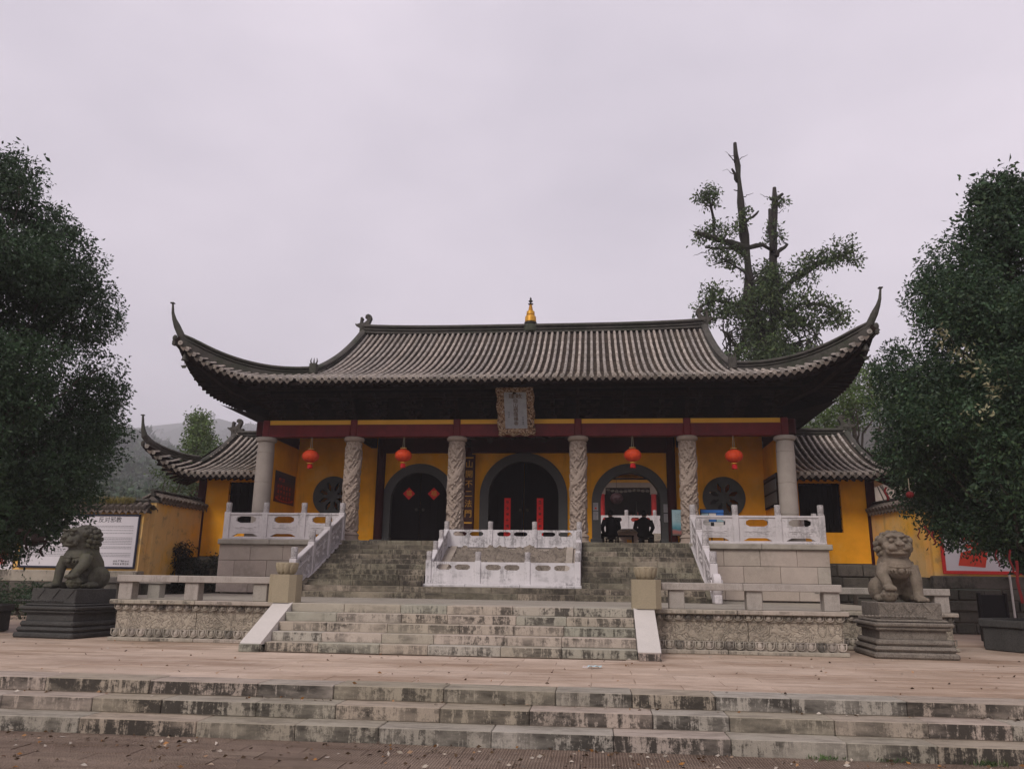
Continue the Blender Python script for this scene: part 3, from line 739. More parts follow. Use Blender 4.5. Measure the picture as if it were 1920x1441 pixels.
# front wall, arches, windows
YWL = 2.5; WT = YWL+.35
AC = (0, 1.20, 4.48); AS = 3.60, 1.0, 4.30; RW = (6.70, 4.46, .70)
holes = [arch_hole(0, 1.34, ZF, 4.48), arch_hole(-3.62, 1.14, ZF, 4.30), arch_hole(3.62, 1.14, ZF, 4.30), disc_hole(-RW[0], RW[1], RW[2]-.03), disc_hole(RW[0], RW[1], RW[2]-.03)]
slab(-8.05, 8.05, ZF-.003, ZC+.56, YWL, WT, holes, n=28).build('front_wall', M_orange, hall)
for cx, w, zc in ((0, 1.20, 4.48), (-3.62, 1.0, 4.30), (3.62, 1.0, 4.30)):
    fw = .30; n = 28; m = MB(); y0, y1 = YWL-.07, WT+.03
    inner = [(cx+w, ZF)]+[(cx+w*math.cos(PI*k/n), zc+w*math.sin(PI*k/n)) for k in range(n+1)]+[(cx-w, ZF)]
    outer = [(cx+w+fw, ZF)]+[(cx+(w+fw)*math.cos(PI*k/n), zc+(w+fw)*math.sin(PI*k/n)) for k in range(n+1)]+[(cx-w-fw, ZF)]
    N = len(inner)
    for (ix, iz), (ox, oz) in zip(inner, outer): m.V += [(ix,y0,iz),(ox,y0,oz),(ox,y1,oz),(ix,y1,iz)]
    for k in range(N-1):
        a, b = 4*k, 4*(k+1)
        for q in range(4): m.F.append((a+q, a+(q+1) % 4, b+(q+1) % 4, b+q))
    m.F += [(0,1,2,3), (4*N-4, 4*N-1, 4*N-2, 4*N-3)]
    fr = m.build('arch_frame', M_arch, hall)
    for s in (-1, 1): MB().box(cx+s*(w-.04), cx+s*(w+fw+.05), YWL-.16, WT+.05, ZF-.002, ZF+.30, .02).build('foot_block', M_arch, fr)
for cx, w, zc in ((0, 1.20, 4.48), (-3.62, 1.0, 4.30)):
    for s in (-1, 1):
        xa, xb = sorted((cx+s*.008, cx+s*(w-.002)))
        d = slab(xa, xb, ZF+.02, lambda x, cx=cx, w=w, zc=zc: zc+math.sqrt(max(0, (w+.06)**2-(x-cx)**2)), YWL+.16, YWL+.23, extra=[xa+(xb-xa)*k/14 for k in range(15)]).build('door_leaf', M_door, hall)
        mm = MB()
        for q in range(4): mm.box(cx+s*(.1+q*.27)-.006, cx+s*(.1+q*.27)+.006, YWL+.146, YWL+.162, ZF+.03, zc+.2)
        mm.build('plank_rib', M_door, d)
        M = Matrix.Translation((cx+s*.12, YWL+.155, ZF+1.25)) @ Matrix.Rotation(PI/2, 4, 'X')
        MB().lathe([(.055,0),(.055,.01),(.03,.03)], n=12, M=M).build('knocker', M_bronze, d, auto=30)
for s in (-1, 1):                                     # round windows with eight flared openings
    cx, cz, r = s*RW[0], RW[1], RW[2]; m = MB(); yo, yi = YWL-.05, YWL+.12
    def ring(r0, r1, n=40):
        for k in range(n):
            a, b = 2*PI*k/n, 2*PI*(k+1)/n
            q = [(cx+r0*math.cos(a), cz+r0*math.sin(a)), (cx+r1*math.cos(a), cz+r1*math.sin(a)), (cx+r1*math.cos(b), cz+r1*math.sin(b)), (cx+r0*math.cos(b), cz+r0*math.sin(b))]
            V = [(x, yo, z) for x, z in q]+[(x, yi, z) for x, z in q]
            m.add(V, [(0,1,2,3),(7,6,5,4),(0,4,5,1),(2,6,7,3)])
    ring(.50, r)
    w = MB().V and None
    rim = m.build('round_window', M_disc, hall)
    MB().lathe([(.20,0),(.20,.02),(.05,.024)], n=24, M=Matrix.Translation((cx, yo+.015, cz)) @ Matrix.Rotation(PI/2, 4, 'X')).build('hub', M_disc, rim)
    MB().lathe([(.20,0),(.20,.12)], n=24, M=Matrix.Translation((cx, yo+.14, cz)) @ Matrix.Rotation(PI/2, 4, 'X')).build('hub_back', M_disc, rim)
    for k in range(8):
        a = PI/8*0+2*PI*k/8; prof = [(.18, .050), (.24, .060), (.33, .055), (.38, .085), (.42, .125), (.46, .15), (.515, .17)]
        L_ = [(ra, -w_) for ra, w_ in prof]+[(ra, w_) for ra, w_ in reversed(prof)]
        V2 = [(cx+ra*math.cos(a)-w_*math.sin(a), cz+ra*math.sin(a)+w_*math.cos(a)) for ra, w_ in L_]
        MB().prism(V2, yo+.004, yi-.004).build('spoke', M_disc, rim)
for s in (-1, 1):                                     # side walls, posts, lintels
    slab(.28, 7.2, ZF-.003, ZC+.3, 0, .2).build  # (outline helper only)
    x0, x1 = sorted((s*8.06, s*8.26)); MB().box(x0, x1, .30, 7.4, ZF-.003, ZC+.02).build('side_wall', M_orange, hall)
    for x in (s*4.98, s*1.93):
        p_ = MB().lathe([(.15,0),(.15,ZC+.5-ZF)], (x, YWL-.17, ZF+.0), 16).build('inner_post', M_redpost, hall, auto=40)
        MB().box(x-.24, x+.24, YWL-.40, YWL-.005, ZF-.002, ZF+.20, .03).build('post_base', M_arch, p_)
for a, b in ((-4.85, -2.06), (-1.8, 1.8), (2.06, 4.85)):
    MB().box(a, b, YWL-.25, YWL-.01, ZC-.12, ZC+.5).build('lintel', M_redpost, hall)
slab(-8.05, 8.05, ZF-.003, ZC+.55, 7.1, 7.4, [(1.75, 5.55, lambda x: ZF, lambda x: 5.75), (-7.4, -5.9, lambda x: 3.6, lambda x: 5.2), (5.95, 7.4, lambda x: 3.6, lambda x: 5.2)]).build('rear_wall', M_orange, hall)

# ---- roof surfaces
XR, XEV, YR_, ZE = 6.68, 10.35, 4.8, 7.50
cl01 = lambda v: min(1., max(0., v))
def P_(u): return .27*u+.0355*u*u
def sx_(x): return cl01((abs(x)-6.6)/(XEV-6.6))
def ye(x): return -2.15-.40*sx_(x)**2
def ze(x): return ZE+1.30*sx_(x)**3.0
def yhip(x): return -.10+(abs(x)-6.75)/(XEV-6.75)*(-2.45)
def zroof(x, y): return ze(x)+P_(max(0, y-ye(x)))
def zhip(x): return ZE+1.30*sx_(x)**2.2+P_(max(0, yhip(x)-ye(x)))
def slope_path(x, y0, y1, n=40): return [(y0+(y1-y0)*k/n, None) for k in range(n+1)]
def resample(P, step):
    P = [Vector((0, a, b)) for a, b in P]; d = [0]
    for a, b in zip(P[:-1], P[1:]): d.append(d[-1]+(b-a).length)
    n = max(1, round(d[-1]/step)); out = []
    for k in range(n+1):
        t = d[-1]*k/n; i = max(0, min(len(P)-2, next((j for j in range(len(d)-1) if d[j+1] >= t-1e-9), len(P)-2)))
        f = (t-d[i])/max(1e-9, d[i+1]-d[i]); out.append(P[i].lerp(P[i+1], f))
    return out
def cover_row(path, r=.054, step=.235):
    """half-round cover tiles, each lapping over the one below, with a round end tile at the eave"""
    Q = resample(path, step); m = MB()
    for a, b in zip(Q[:-1], Q[1:]):
        t = (b-a).normalized(); nn = Vector((0, -t.z, t.y)); rr = (r*random.uniform(.94, 1.10), r*.84); V = []; jx = Vector((random.uniform(-.006, .006), 0, 0)); a = a+jx+nn*random.uniform(0, .006); b = b+jx
        for p, q in ((a-t*.012, rr[0]), (b, rr[1])):
            for k in range(7):
                an = PI*k/6; V.append(p+Vector((1,0,0))*(q*math.cos(an))+nn*(q*math.sin(an)+.012))
        m.add(V, [(k, k+1, 8+k, 7+k) for k in range(6)]+[tuple(range(7))[::-1]])
    t = (Q[1]-Q[0]).normalized(); nn = Vector((0, -t.z, t.y)); V = []
    for off in (-.03, .01):
        for k in range(12): an = 2*PI*k/12; V.append(Q[0]+t*off+Vector((1,0,0))*(r*1.25*math.cos(an))+nn*(r*1.25*math.sin(an)+.005))
    m.add(V, [tuple(range(12)), *[(k, 12+k, 12+(k+1) % 12, (k+1) % 12) for k in range(12)]])
    V = []
    for k in range(10): an = 2*PI*k/10; V.append(Q[0]-t*.036+Vector((1,0,0))*(r*.72*math.cos(an))+nn*(r*.72*math.sin(an)+.005))
    m.add(V, [tuple(range(10))])
    return m
def pan_row(path, w=.10, step=.068):
    Q = resample(path, step); m = MB()
    for a, b in zip(Q[:-1], Q[1:]):
        t = (b-a).normalized(); nn = Vector((0, -t.z, t.y)); V = []
        for p, h in ((a-t*.012, .014), (b, -.010)):
            for k in range(5): f = (k-2)/2; V.append(p+Vector((1,0,0))*(w*f)+nn*(h-.045+.045*f*f))
        V += [v-nn*.02 for v in V[:5]]
        m.add(V, [(k, k+1, 6+k, 5+k) for k in range(4)]+[(10+k, 11+k, k+1, k) for k in range(4)])
    t = (Q[1]-Q[0]).normalized(); p = Q[0]-t*.03     # pointed drip tile
    out = [(-.095, -.01), (-.085, -.05), (-.05, -.10), (0, -.15), (.05, -.10), (.085, -.05), (.095, -.01), (.05, -.035), (0, -.045), (-.05, -.035)]
    for dy in (0,): m.add([(x, p.y-.004+dy-z*.12, p.z+z+.004) for x, z in out]+[(x, p.y+.02-z*.12, p.z+z+.004) for x, z in out], [(0,1,2,9),(2,3,8,9),(3,4,7,8),(4,5,6,7)]+[(i, (i+1) % 10, 10+(i+1) % 10, 10+i) for i in range(10)])
    return m
def sheet(fn, us, vs_, name, mat, parent):
    V = [fn(u, v) for u in us for v in vs_]; n = len(vs_)
    F = [(i*n+j, i*n+j+1, (i+1)*n+j+1, (i+1)*n+j) for i in range(len(us)-1) for j in range(n-1)]
    m = MB(); m.V = V; m.F = F; return m.build(name, mat, parent, fix=False)
lin = lambda a, b, n: [a+(b-a)*k/n for k in range(n+1)]
roof = empty('roof', (0, 4.8, ZE)); roof.parent = hall; roof.location = Vector((0, 4.8, ZE))-wl(hall)
PITCH_T = .2155
path0 = [(y, zroof(0, y)) for y in lin(ye(0)-.06, 4.72, 60)]
rel = [(y, z-ZE) for y, z in path0]
variants = [(cover_row(rel).mesh('tile_row', M_tile), pan_row(rel).mesh('pan_tile_row', M_pan)) for _ in range(7)]
nrow = int(6.56/PITCH_T)
for k in range(-nrow, nrow+1):
    v = variants[(k*3) % 7]; x = k*PITCH_T+random.uniform(-.008, .008)
    link_mesh('tile_row', v[0], (x, random.uniform(-.012, .012), ZE+random.uniform(-.006, .006)), roof)
    link_mesh('pan_tile_row', v[1], (x+PITCH_T/2, 0, ZE-.01), roof)
k = nrow+1
while k*PITCH_T < XEV-.12:
    for s in (-1, 1):
        x = k*PITCH_T; top = yhip(x)+.03 if x > 6.75 else 4.6
        for dx, fn, nm, mt in ((0, cover_row, 'tile_row', M_tile), (PITCH_T/2, pan_row, 'pan_tile_row', M_pan)):
            xx = x+dx; top2 = yhip(xx)+.03 if xx > 6.75 else top
            if top2-ye(xx) < .12: continue
            pth = [(y, zroof(xx, y)) for y in lin(ye(xx)-.06, top2, 16)]
            g = [(y-ye(xx), z-ze(xx)) for y, z in pth]
            tilt = math.atan((ze(xx+.05)-ze(xx-.05))/.1)*s
            o = link_mesh(nm, fn(g).mesh(nm, mt), (s*xx, ye(xx), ze(xx)-(.01 if dx else 0)), roof)
    k += 1
xs = lin(-XEV, XEV, 72)
def top_y(x): return 4.8 if abs(x) <= 6.72 else yhip(x)
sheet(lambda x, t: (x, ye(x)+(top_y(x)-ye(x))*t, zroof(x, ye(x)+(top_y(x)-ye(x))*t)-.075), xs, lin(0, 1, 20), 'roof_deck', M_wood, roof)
sheet(lambda x, t: (x, 9.6-(ye(x)+(top_y(x)-ye(x))*t), zroof(x, ye(x)+(top_y(x)-ye(x))*t)-.03+.045*abs(math.sin(PI*x/PITCH_T))), lin(-XEV, XEV, 384), lin(0, 1, 12), 'rear_tile_field', M_tile, roof)
# side slopes
def tside(y): return cl01((abs(y-4.8)-4.9)/(7.35-4.9))
def xe_s(y): return 9.98+.37*tside(y)**2
def ze_s(y): return ZE+1.30*tside(y)**3.0
def xtop_s(y):
    d = abs(y-4.8); return 6.80 if d < 4.9 else 6.75+(d-4.9)/2.45*(XEV-6.75)
for s in (-1, 1):
    sheet(lambda y, t: (s*(xe_s(y)+(xtop_s(y)-xe_s(y))*t), y, ze_s(y)+.55*P_((xe_s(y)-xtop_s(y))*t)+.0+.045*abs(math.sin(PI*y/PITCH_T))), lin(-2.55, 12.15, 272), lin(0, 1, 8), 'side_tile_field', M_tile, roof)
    sheet(lambda y, t: (s*(xe_s(y)-.02+(xtop_s(y)-xe_s(y))*t), y, ze_s(y)+.55*P_((xe_s(y)-xtop_s(y))*t)-.08), lin(-2.55, 12.15, 60), lin(0, 1, 8), 'side_deck', M_wood, roof)
    m = MB(); pts = [(y, zroof(0, y)) for y in lin(-.2, 4.8, 10)]; pts += [(9.6-y, z) for y, z in reversed(pts[:-1])]
    m.V = [(s*6.72, y, z) for y, z in pts]+[(s*6.60, y, z) for y, z in pts]; n = len(pts)
    m.F = [tuple(range(n)), tuple(range(n, 2*n))[::-1]]+[(i, (i+1) % n, n+(i+1) % n, n+i) for i in range(n)]
    m.build('gable_board', M_wood, roof)
# eave boards and rafters
fas = lambda x, s=1: (x, ye(x)+.02, ze(x)-.12)
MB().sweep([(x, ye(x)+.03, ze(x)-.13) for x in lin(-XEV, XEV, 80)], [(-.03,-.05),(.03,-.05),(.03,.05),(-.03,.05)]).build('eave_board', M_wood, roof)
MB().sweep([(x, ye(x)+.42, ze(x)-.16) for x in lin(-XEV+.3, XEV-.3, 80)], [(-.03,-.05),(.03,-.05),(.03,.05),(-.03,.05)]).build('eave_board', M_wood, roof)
raf = MB().tube([(0, -2.03, -.20+P_(.1)), (0, -.9, -.22+P_(1.25)), (0, .3, -.22+P_(2.45))], .05, 8).mesh('rafter', M_wood2)
for k in range(-nrow-1, nrow+2): link_mesh('rafter', raf, ((k+.5)*PITCH_T, 0, ZE), roof)
for s in (-1, 1):
    for j in range(16):
        x = 6.9+j*PITCH_T; a = (s*(6.75+.1*j), .2, ZE+.45); b = (s*x, ye(x)+.12, ze(x)-.20)
        MB().tube([a, tuple((p+q)/2-(.06 if i == 2 else 0) for i, (p, q) in enumerate(zip(a, b))), b], .05, 7).build('rafter', M_wood2, roof)
    for j in range(18):
        y = -2.35+j*PITCH_T; b = (s*(xe_s(y)-.12), y, ze_s(y)-.20); a = (s*7.9, min(1.6, y*.3+1.0), ZE+.45)
        if y > 1.2: a = (s*7.9, y, ZE+.45)
        MB().tube([a, b], .05, 7).build('rafter', M_wood2, roof)
    cb = [(s*7.9, .3, 7.05), (s*9.0, -1.0, 7.45), (s*9.9, -2.05, 8.2), (s*10.32, -2.5, 8.75)]
    MB().sweep(cb, [(-.11,-.12),(.11,-.12),(.11,.12),(-.11,.12)]).build('corner_beam', M_wood2, roof)
    sheet(lambda y, t: (s*(8.1+t*(xe_s(y)-8.2)), y, ZC+.62+t*(ze_s(y)-.3-ZC-.62)), lin(-.1, 9.6, 10), lin(0, 1, 4), 'side_soffit', M_wood, roof)
MB().box(-8.25, 8.25, .10, .16, ZC+.56, ZE+.75).build('bracket_board', M_wood, roof)
m = MB()                                             # one bracket set: tiers of blocks and arms stepping forward
m.box(-.12, .12, -.12, .12, 0, .12); 
for tier in range(3):
    z = .12+tier*.20; y = -.28*tier
    m.box(-.26-.07*tier, .26+.07*tier, y-.05, y+.05, z, z+.09); m.box(-.05, .05, y-.42, .1, z+.02, z+.11)
    for bx in (-.22-.07*tier, 0, .22+.07*tier): m.box(bx-.06, bx+.06, y-.07, y+.07, z+.09, z+.16)
    m.box(-.06, .06, y-.36, y-.24, z+.11, z+.18)
    m.box(-.045, .045, y-.56, y-.40, z+.06, z+.10)
bra = m.mesh('bracket_set', M_wood2)
for k in range(15): link_mesh('bracket_set', bra, (-7.9+k*15.8/14, -.02, ZC+.56), roof)
MB().box(-8.4, 8.4, -.72, -.60, ZC+1.16, ZC+1.30).build('purlin', M_wood2, roof); MB().box(-8.6, 8.6, -1.02, -.92, ZC+1.34, ZC+1.45).build('purlin', M_wood2, roof)
for s in (-1, 1):
    for x in (s*A2, s*A1): MB().tube([(x, -.02, ZC+.62), (x, -.9, ZE+.05)], .06, 8).build('strut', M_wood2, roof)
# ridges
SEC = [(.17,0),(.17,.07),(.08,.075),(.08,.13),(.15,.135),(.15,.175),(.08,.18),(.08,.26),(.17,.265),(.17,.32),(.09,.375),(0,.395)]
SEC = SEC+[(-a, b) for a, b in reversed(SEC[:-1])]
ZRB = zroof(0, 4.8)-.06
MB().sweep([(x, 4.8, ZRB+.10*(abs(x)/6.6)**4) for x in lin(-6.62, 6.62, 24)], SEC).build('main_ridge', M_ridge, roof)
def ridge_tiles(P, name, w, parent, off):
    for a, b in zip(P[:-1], P[1:]): pass
def ridge_beast(x, s, y, z, k, parent, name='ridge_ornament'):
    """dragon-fish silhouette: foot block, two flaring fins and a curled tail"""
    o = [(-.20,0),(.22,0),(.22,.20),(.36,.26),(.40,.36),(.28,.34),(.20,.40),(.24,.52),(.30,.66),(.26,.80),(.14,.85),(.04,.80),(.02,.68),(.10,.70),(.14,.64),(.08,.54),(-.02,.46),(-.10,.46),(-.11,.60),(-.07,.66),(-.11,.72),(-.18,.70),(-.19,.60),(-.20,.44),(-.34,.40),(-.40,.44),(-.40,.36),(-.26,.28),(-.20,.20)]
    m = MB(); m.prism([(x+s*a*k, z+c*k) for a, c in o] if s > 0 else [(x+s*a*k, z+c*k) for a, c in reversed(o)], y-.11*k, y+.11*k)
    m.ell((x+s*.15*k, y, z+.74*k), (.13*k, .13*k, .12*k), 10, 8); m.ell((x-s*.14*k, y, z+.66*k), .07*k, 8, 6); m.ell((x, y, z+.3*k), (.2*k, .17*k, .16*k), 10, 8)
    return m.build(name, M_ridge, parent)
for s in (-1, 1):
    ridge_beast(s*6.62, -s, 4.8, ZRB+.12, .92, roof)
    ch = [(s*(6.62+.12*((4.7-y)/4.9)**2), y, zroof(0, y)-.03) for y in lin(4.7, -.12, 18)]
    MB().sweep(ch, SEC, [.72]*19).build('gable_ridge', M_ridge, roof)
    f = Vector(ch[-1]); m = MB(); m.box(f.x-.12, f.x+.12, f.y-.22, f.y+.02, f.z, f.z+.36, .02)
    for q in (-.07, .0, .07): m.tube([(f.x+q, f.y-.1, f.z+.34), (f.x+q*1.6, f.y-.12, f.z+.44), (f.x+q*1.3, f.y-.11, f.z+.55)], [.03, .025, .008], 6)
    m.build('ridge_figure', M_ridge, roof)
    hp = [(s*x, yhip(x), zhip(x)-.02) for x in lin(6.76, 10.22, 18)]
    SEC2 = [(a, c if c > .05 else -.30) for a, c in SEC]
    MB().sweep(hp, SEC2, [.74]*17+[.70, .60], up=(0, 0, 1)).build('hip_ridge', M_ridge, roof)
    MB().tube([(s*9.95, -2.27, zhip(9.95)+.06), (s*10.18, -2.42, zhip(10.18)+.10), (s*10.34, -2.50, 9.14), (s*10.44, -2.53, 9.36), (s*10.505, -2.54, 9.56), (s*10.54, -2.52, 9.75), (s*10.57, -2.50, 9.90)], [.10, .115, .10, .066, .045, .034, .027], 10).build('ridge_hook', M_ridge, roof)
    MB().box(s*10.57-.06, s*10.57+.05, -2.56, -2.44, 9.885, 9.915).build('hook_cap', M_ridge, roof)
    MB().ell((s*10.33, -2.55, 8.74), (.075, .075, .11), 10, 8).box(s*10.33-.05, s*10.33+.05, -2.61, -2.45, 8.52, 8.65).build('corner_beast', M_ridge, roof)
# gilded finial
fin = MB().lathe([(.20,0),(.27,.05),(.29,.16),(.25,.28),(.22,.34)], (0, 4.8, ZRB+.02), 20).build('finial', M_green, roof, auto=40)
zf = ZRB+.36
MB().lathe([(.22,0),(.25,.03),(.25,.07),(.20,.09)], (0, 4.8, zf), 20).build('collar', M_bronze, fin, auto=30)
MB().lathe([(.19,0),(.225,.02),(.215,.22),(.19,.26),(.15,.28),(.15,.30),(.165,.32),(.155,.44),(.12,.47),(.085,.48)], (0, 4.8, zf+.09), 24).build('gilded_drum', M_gold, fin, auto=30)
pr_ = []
for k in range(8): r0 = .095-.006*k; pr_ += [(r0, k*.032), (r0, k*.032+.018), (r0-.02, k*.032+.022)]
MB().lathe(pr_, (0, 4.8, zf+.57), 18).build('ringed_spire', M_gold, fin, auto=30)
MB().lathe([(.05,0),(.10,.02),(.105,.035),(.03,.05),(.025,.09),(.08,.13),(.085,.16),(.03,.20),(.045,.24),(.02,.29),(.0,.33)], (0, 4.8, zf+.82), 16).build('jewel', M_bronze, fin, auto=40)
# wind bells under the corners
for s, t in ((-1, 'small dark wind bell hanging from the roof corner above the dark lion'), (1, 'small dark wind bell hanging from the roof corner above the brown lion')):
    b = Vector((s*10.05, -2.35, 8.35)); e = empty('wind_bell', b-Vector((0,0,.55)), t, 'bell', 'wind bells under the roof corners')
    MB().tube([b+Vector((0,0,.15)), b+Vector((0,0,-.05))], .008, 5).build('wire', M_bronze, e)
    MB().lathe([(.11,-.22),(.085,-.16),(.065,-.06),(.02,0)], b-Vector((0,0,.04)), 14).build('bell_body', M_bronze, e, auto=40)
    MB().tube([b+Vector((0,0,-.2)), b+Vector((0,0,-.42))], .006, 5).build('clapper_wire', M_bronze, e)
    MB().prism([(b.x-.11, b.z-.42), (b.x-.05, b.z-.51), (b.x+.05, b.z-.51), (b.x+.11, b.z-.42)], b.y-.008, b.y+.008).build('clapper_plate', M_bronze, e)

# ------------------------------------------------------------------ side wings
def wing(s, label):
    w = empty('side_wing', (s*9.8, 4.5, 2.3), label, 'side hall', 'wings beside the gate hall')
    XO, XI, YF, YRW, ZEW = 11.2, 8.4, 2.0, 4.6, 5.02
    wn = (9.0, 10.32) if s > 0 else (8.95, 10.28)
    h = [(min(s*wn[0], s*wn[1]), max(s*wn[0], s*wn[1]), lambda x: 3.32, lambda x: 4.90)]
    a, b = sorted((s*XI, s*(XO-.1))); slab(a, b, 2.36, 5.18, YF, YF+.25, h).build('front_wall', M_orange, w)
    fr = MB(); xa, xb = h[0][0], h[0][1]
    MB().box(xa-.02, xb+.02, YF+.16, YF+.2, 3.3, 4.92).build('shutter', M_door, w)
    g = MB()
    for k in range(9): x = xa+.08+(xb-xa-.16)*k/8; g.box(x-.018, x+.018, YF+.06, YF+.10, 3.32, 4.9)
    for k in range(5): z = 3.4+k*.36; g.box(xa, xb, YF+.065, YF+.095, z-.015, z+.015)
    g.build('lattice', M_door, w)
    MB().box(s*(XO+.02), s*(XO+.18), YF+.2, 7.2, 2.36, 5.18).build('side_wall', M_orange, w)
    MB().box(s*(XO-.1), s*(XO+.18), YF-.05, YF+.2, 2.1, 5.2, .02).build('corner_post', M_redpost, w)
    MB().box(s*8.45, s*(XO+.12), YF-.02, 7.2, ZP, 2.355).build('stone_base', M_rubble, w)
    rt = empty('wing_roof', (s*10, 4, ZEW)); rt.parent = w; rt.location = Vector((s*10, 4, ZEW))-wl(w)
    XG, XC_ = 11.45, 12.58
    q = lambda x: cl01((x-10.7)/(XC_-10.7))
    wye = lambda x: .62-.40*q(x)**2
    wze = lambda x: ZEW+.98*q(x)**2.0
    Pw = lambda u: .22*u+.066*u*u
    hipy = lambda x: 1.95+(x-XG)/(XC_-XG)*(.22-1.95)
    wz = lambda x, y: wze(x)+Pw(max(0, y-wye(x)))
    def tops(x): return YRW-.05 if x < XG else hipy(x)
    k = 0; x = 8.35
    while x < XC_-.1:
        for dx, fn, nm, mt in ((0, cover_row, 'tile_row', M_tile), (PITCH_T/2, pan_row, 'pan_tile_row', M_pan)):
            xx = x+dx; ty = tops(xx)
            if ty-wye(xx) < .12 or xx > XC_-.05: continue
            g = [(y-wye(xx), wz(xx, y)-wze(xx)) for y in lin(wye(xx)-.05, ty, 24)]
            link_mesh(nm, fn(g).mesh(nm, mt), (s*xx, wye(xx), wze(xx)-(.01 if dx else 0)), rt)
        x += PITCH_T
    sheet(lambda x, t: (s*x, wye(x)+(tops(x)-wye(x))*t, wz(x, wye(x)+(tops(x)-wye(x))*t)-.08), lin(8.3, XC_, 30), lin(0, 1, 14), 'roof_deck', M_wood, rt)
    sheet(lambda x, t: (s*x, 9.2-(wye(x)+(tops(x)-wye(x))*t), wz(x, wye(x)+(tops(x)-wye(x))*t)-.03+.045*abs(math.sin(PI*x/PITCH_T))), lin(8.3, XC_, 80), lin(0, 1, 10), 'rear_tile_field', M_tile, rt)
    def q2(y): return cl01((abs(y-4.6)-2.65)/(4.38-2.65))
    xe2 = lambda y: 12.2+.38*q2(y)**2
    xt2 = lambda y: XG+.05 if abs(y-4.6) < 2.65 else XG+(abs(y-4.6)-2.65)/(4.38-2.65)*(XC_-XG)
    sheet(lambda y, t: (s*(xe2(y)+(xt2(y)-xe2(y))*t), y, ZEW+.98*q2(y)**2+Pw((xe2(y)-xt2(y))*t)+.045*abs(math.sin(PI*y/PITCH_T))), lin(.22, 8.98, 164), lin(0, 1, 6), 'side_tile_field', M_tile, rt)
    MB().sweep([(s*x, wye(x)+.03, wze(x)-.13) for x in lin(8.3, XC_, 30)], [(-.03,-.05),(.03,-.05),(.03,.05),(-.03,.05)]).build('eave_board', M_wood, rt)
    for j in range(20):
        x = 8.45+j*PITCH_T
        if x > XC_-.15: break
        xa_ = min(x, 11.2+.03*j); MB().tube([(s*xa_, 2.0, ZEW+.22), (s*x, wye(x)+.1, wze(x)-.19)], .045, 7).build('rafter', M_wood2, rt)
    for j in range(10):
        y = .5+j*PITCH_T; MB().tube([(s*11.3, max(y, 1.6), ZEW+.2), (s*(xe2(y)-.1), y, ZEW+.98*q2(y)**2-.18)], .045, 7).build('rafter', M_wood2, rt)
    MB().sweep([(s*11.2, 1.9, ZEW), (s*11.9, 1.1, ZEW+.25), (s*12.5, .35, ZEW+.82)], [(-.08,-.1),(.08,-.1),(.08,.1),(-.08,.1)]).build('corner_beam', M_wood2, rt)
    zb = wz(9, YRW)-.05
    MB().sweep([(s*x, YRW, zb) for x in lin(8.3, XG, 8)], SEC, [.8]*9).build('main_ridge', M_ridge, rt)
    ridge_beast(s*XG, -s, YRW, zb+.1, .80, rt)
    MB().sweep([(s*(XG-.03), y, wz(9, y)-.03) for y in lin(YRW-.05, 1.9, 14)], SEC, [.62]*15).build('gable_ridge', M_ridge, rt)
    hp = [(s*x, hipy(x), wz(x, hipy(x))-.03) for x in lin(XG, XC_-.08, 10)]
    MB().sweep(hp, SEC, [.62]*10+[.54]).build('hip_ridge', M_ridge, rt)
    MB().tube([(s*(XC_-.3), hipy(XC_-.3), wz(XC_-.3, hipy(XC_-.3))+.08), (s*(XC_-.1), hipy(XC_-.1), wz(XC_-.1, hipy(XC_-.1))+.13), (s*XC_, .22, ZEW+1.20), (s*(XC_+.06), .2, ZEW+1.42), (s*(XC_+.10), .2, ZEW+1.65), (s*(XC_+.13), .2, ZEW+1.90)], [.10, .12, .105, .07, .045, .033], 9).build('ridge_hook', M_ridge, rt)
    MB().box(s*(XC_+.13)-.055, s*(XC_+.13)+.05, .15, .25, ZEW+1.89, ZEW+1.92).build('hook_cap', M_ridge, rt)
    MB().ell((s*XC_, .19, ZEW+.93), (.065, .065, .10), 10, 8).build('corner_beast', M_ridge, rt)
    return w
wing(-1, 'small ochre side wing with upturned tiled roof beside the curved yellow wall')
wing(1, 'small ochre side wing with barred window above the brown lion')
# ------------------------------------------------------------------ things on and around the hall
def lantern(x, y, z, label):
    e = empty('red_lantern', (x, y, z-.4), label, 'lantern', 'red lanterns under the eaves')
    n, m = 48, 14; V = []; F = []
    for j in range(m+1):
        ph = -PI/2*.93+PI*.93*j/m; r0 = .272*math.cos(ph); zz = .205*math.sin(ph)
        for k in range(n): a = 2*PI*k/n; r = r0*(1-.045*abs(math.sin(8*a))); V.append((x+r*math.cos(a), y+r*math.sin(a), z+zz))
    for j in range(m):
        for k in range(n): F.append((j*n+k, j*n+(k+1) % n, (j+1)*n+(k+1) % n, (j+1)*n+k))
    mb = MB(); mb.V = V; mb.F = F; mb.build('lantern_body', M_lantern, e, smooth=True)
    MB().lathe([(.10,0),(.11,.01),(.10,.04),(.05,.05)], (x, y, z+.205), 16).build('top_cap', M_goldpale, e, auto=30)
    MB().lathe([(.075,0),(.10,.012),(.10,.035),(.07,.04)], (x, y, z-.255), 16).build('bottom_cap', M_goldink, e, auto=30)
    m = MB()
    for k in range(18):
        a = 2*PI*k/18; m.tube([(x+.055*math.cos(a), y+.055*math.sin(a), z-.25), (x+.075*math.cos(a), y+.075*math.sin(a), z-.38-.02*random.random())], .016, 5)
    m.build('tassel', M_lanternred, e)
    MB().tube([(x-.03, y, z+.25), (x-.012, y, ZC+.02)], .007, 5).tube([(x+.03, y, z+.25), (x+.012, y, ZC+.02)], .007, 5).build('cord', M_cord, e)
lantern(-6.66, -.1, 5.47, 'red lantern hung above the red wall poster')
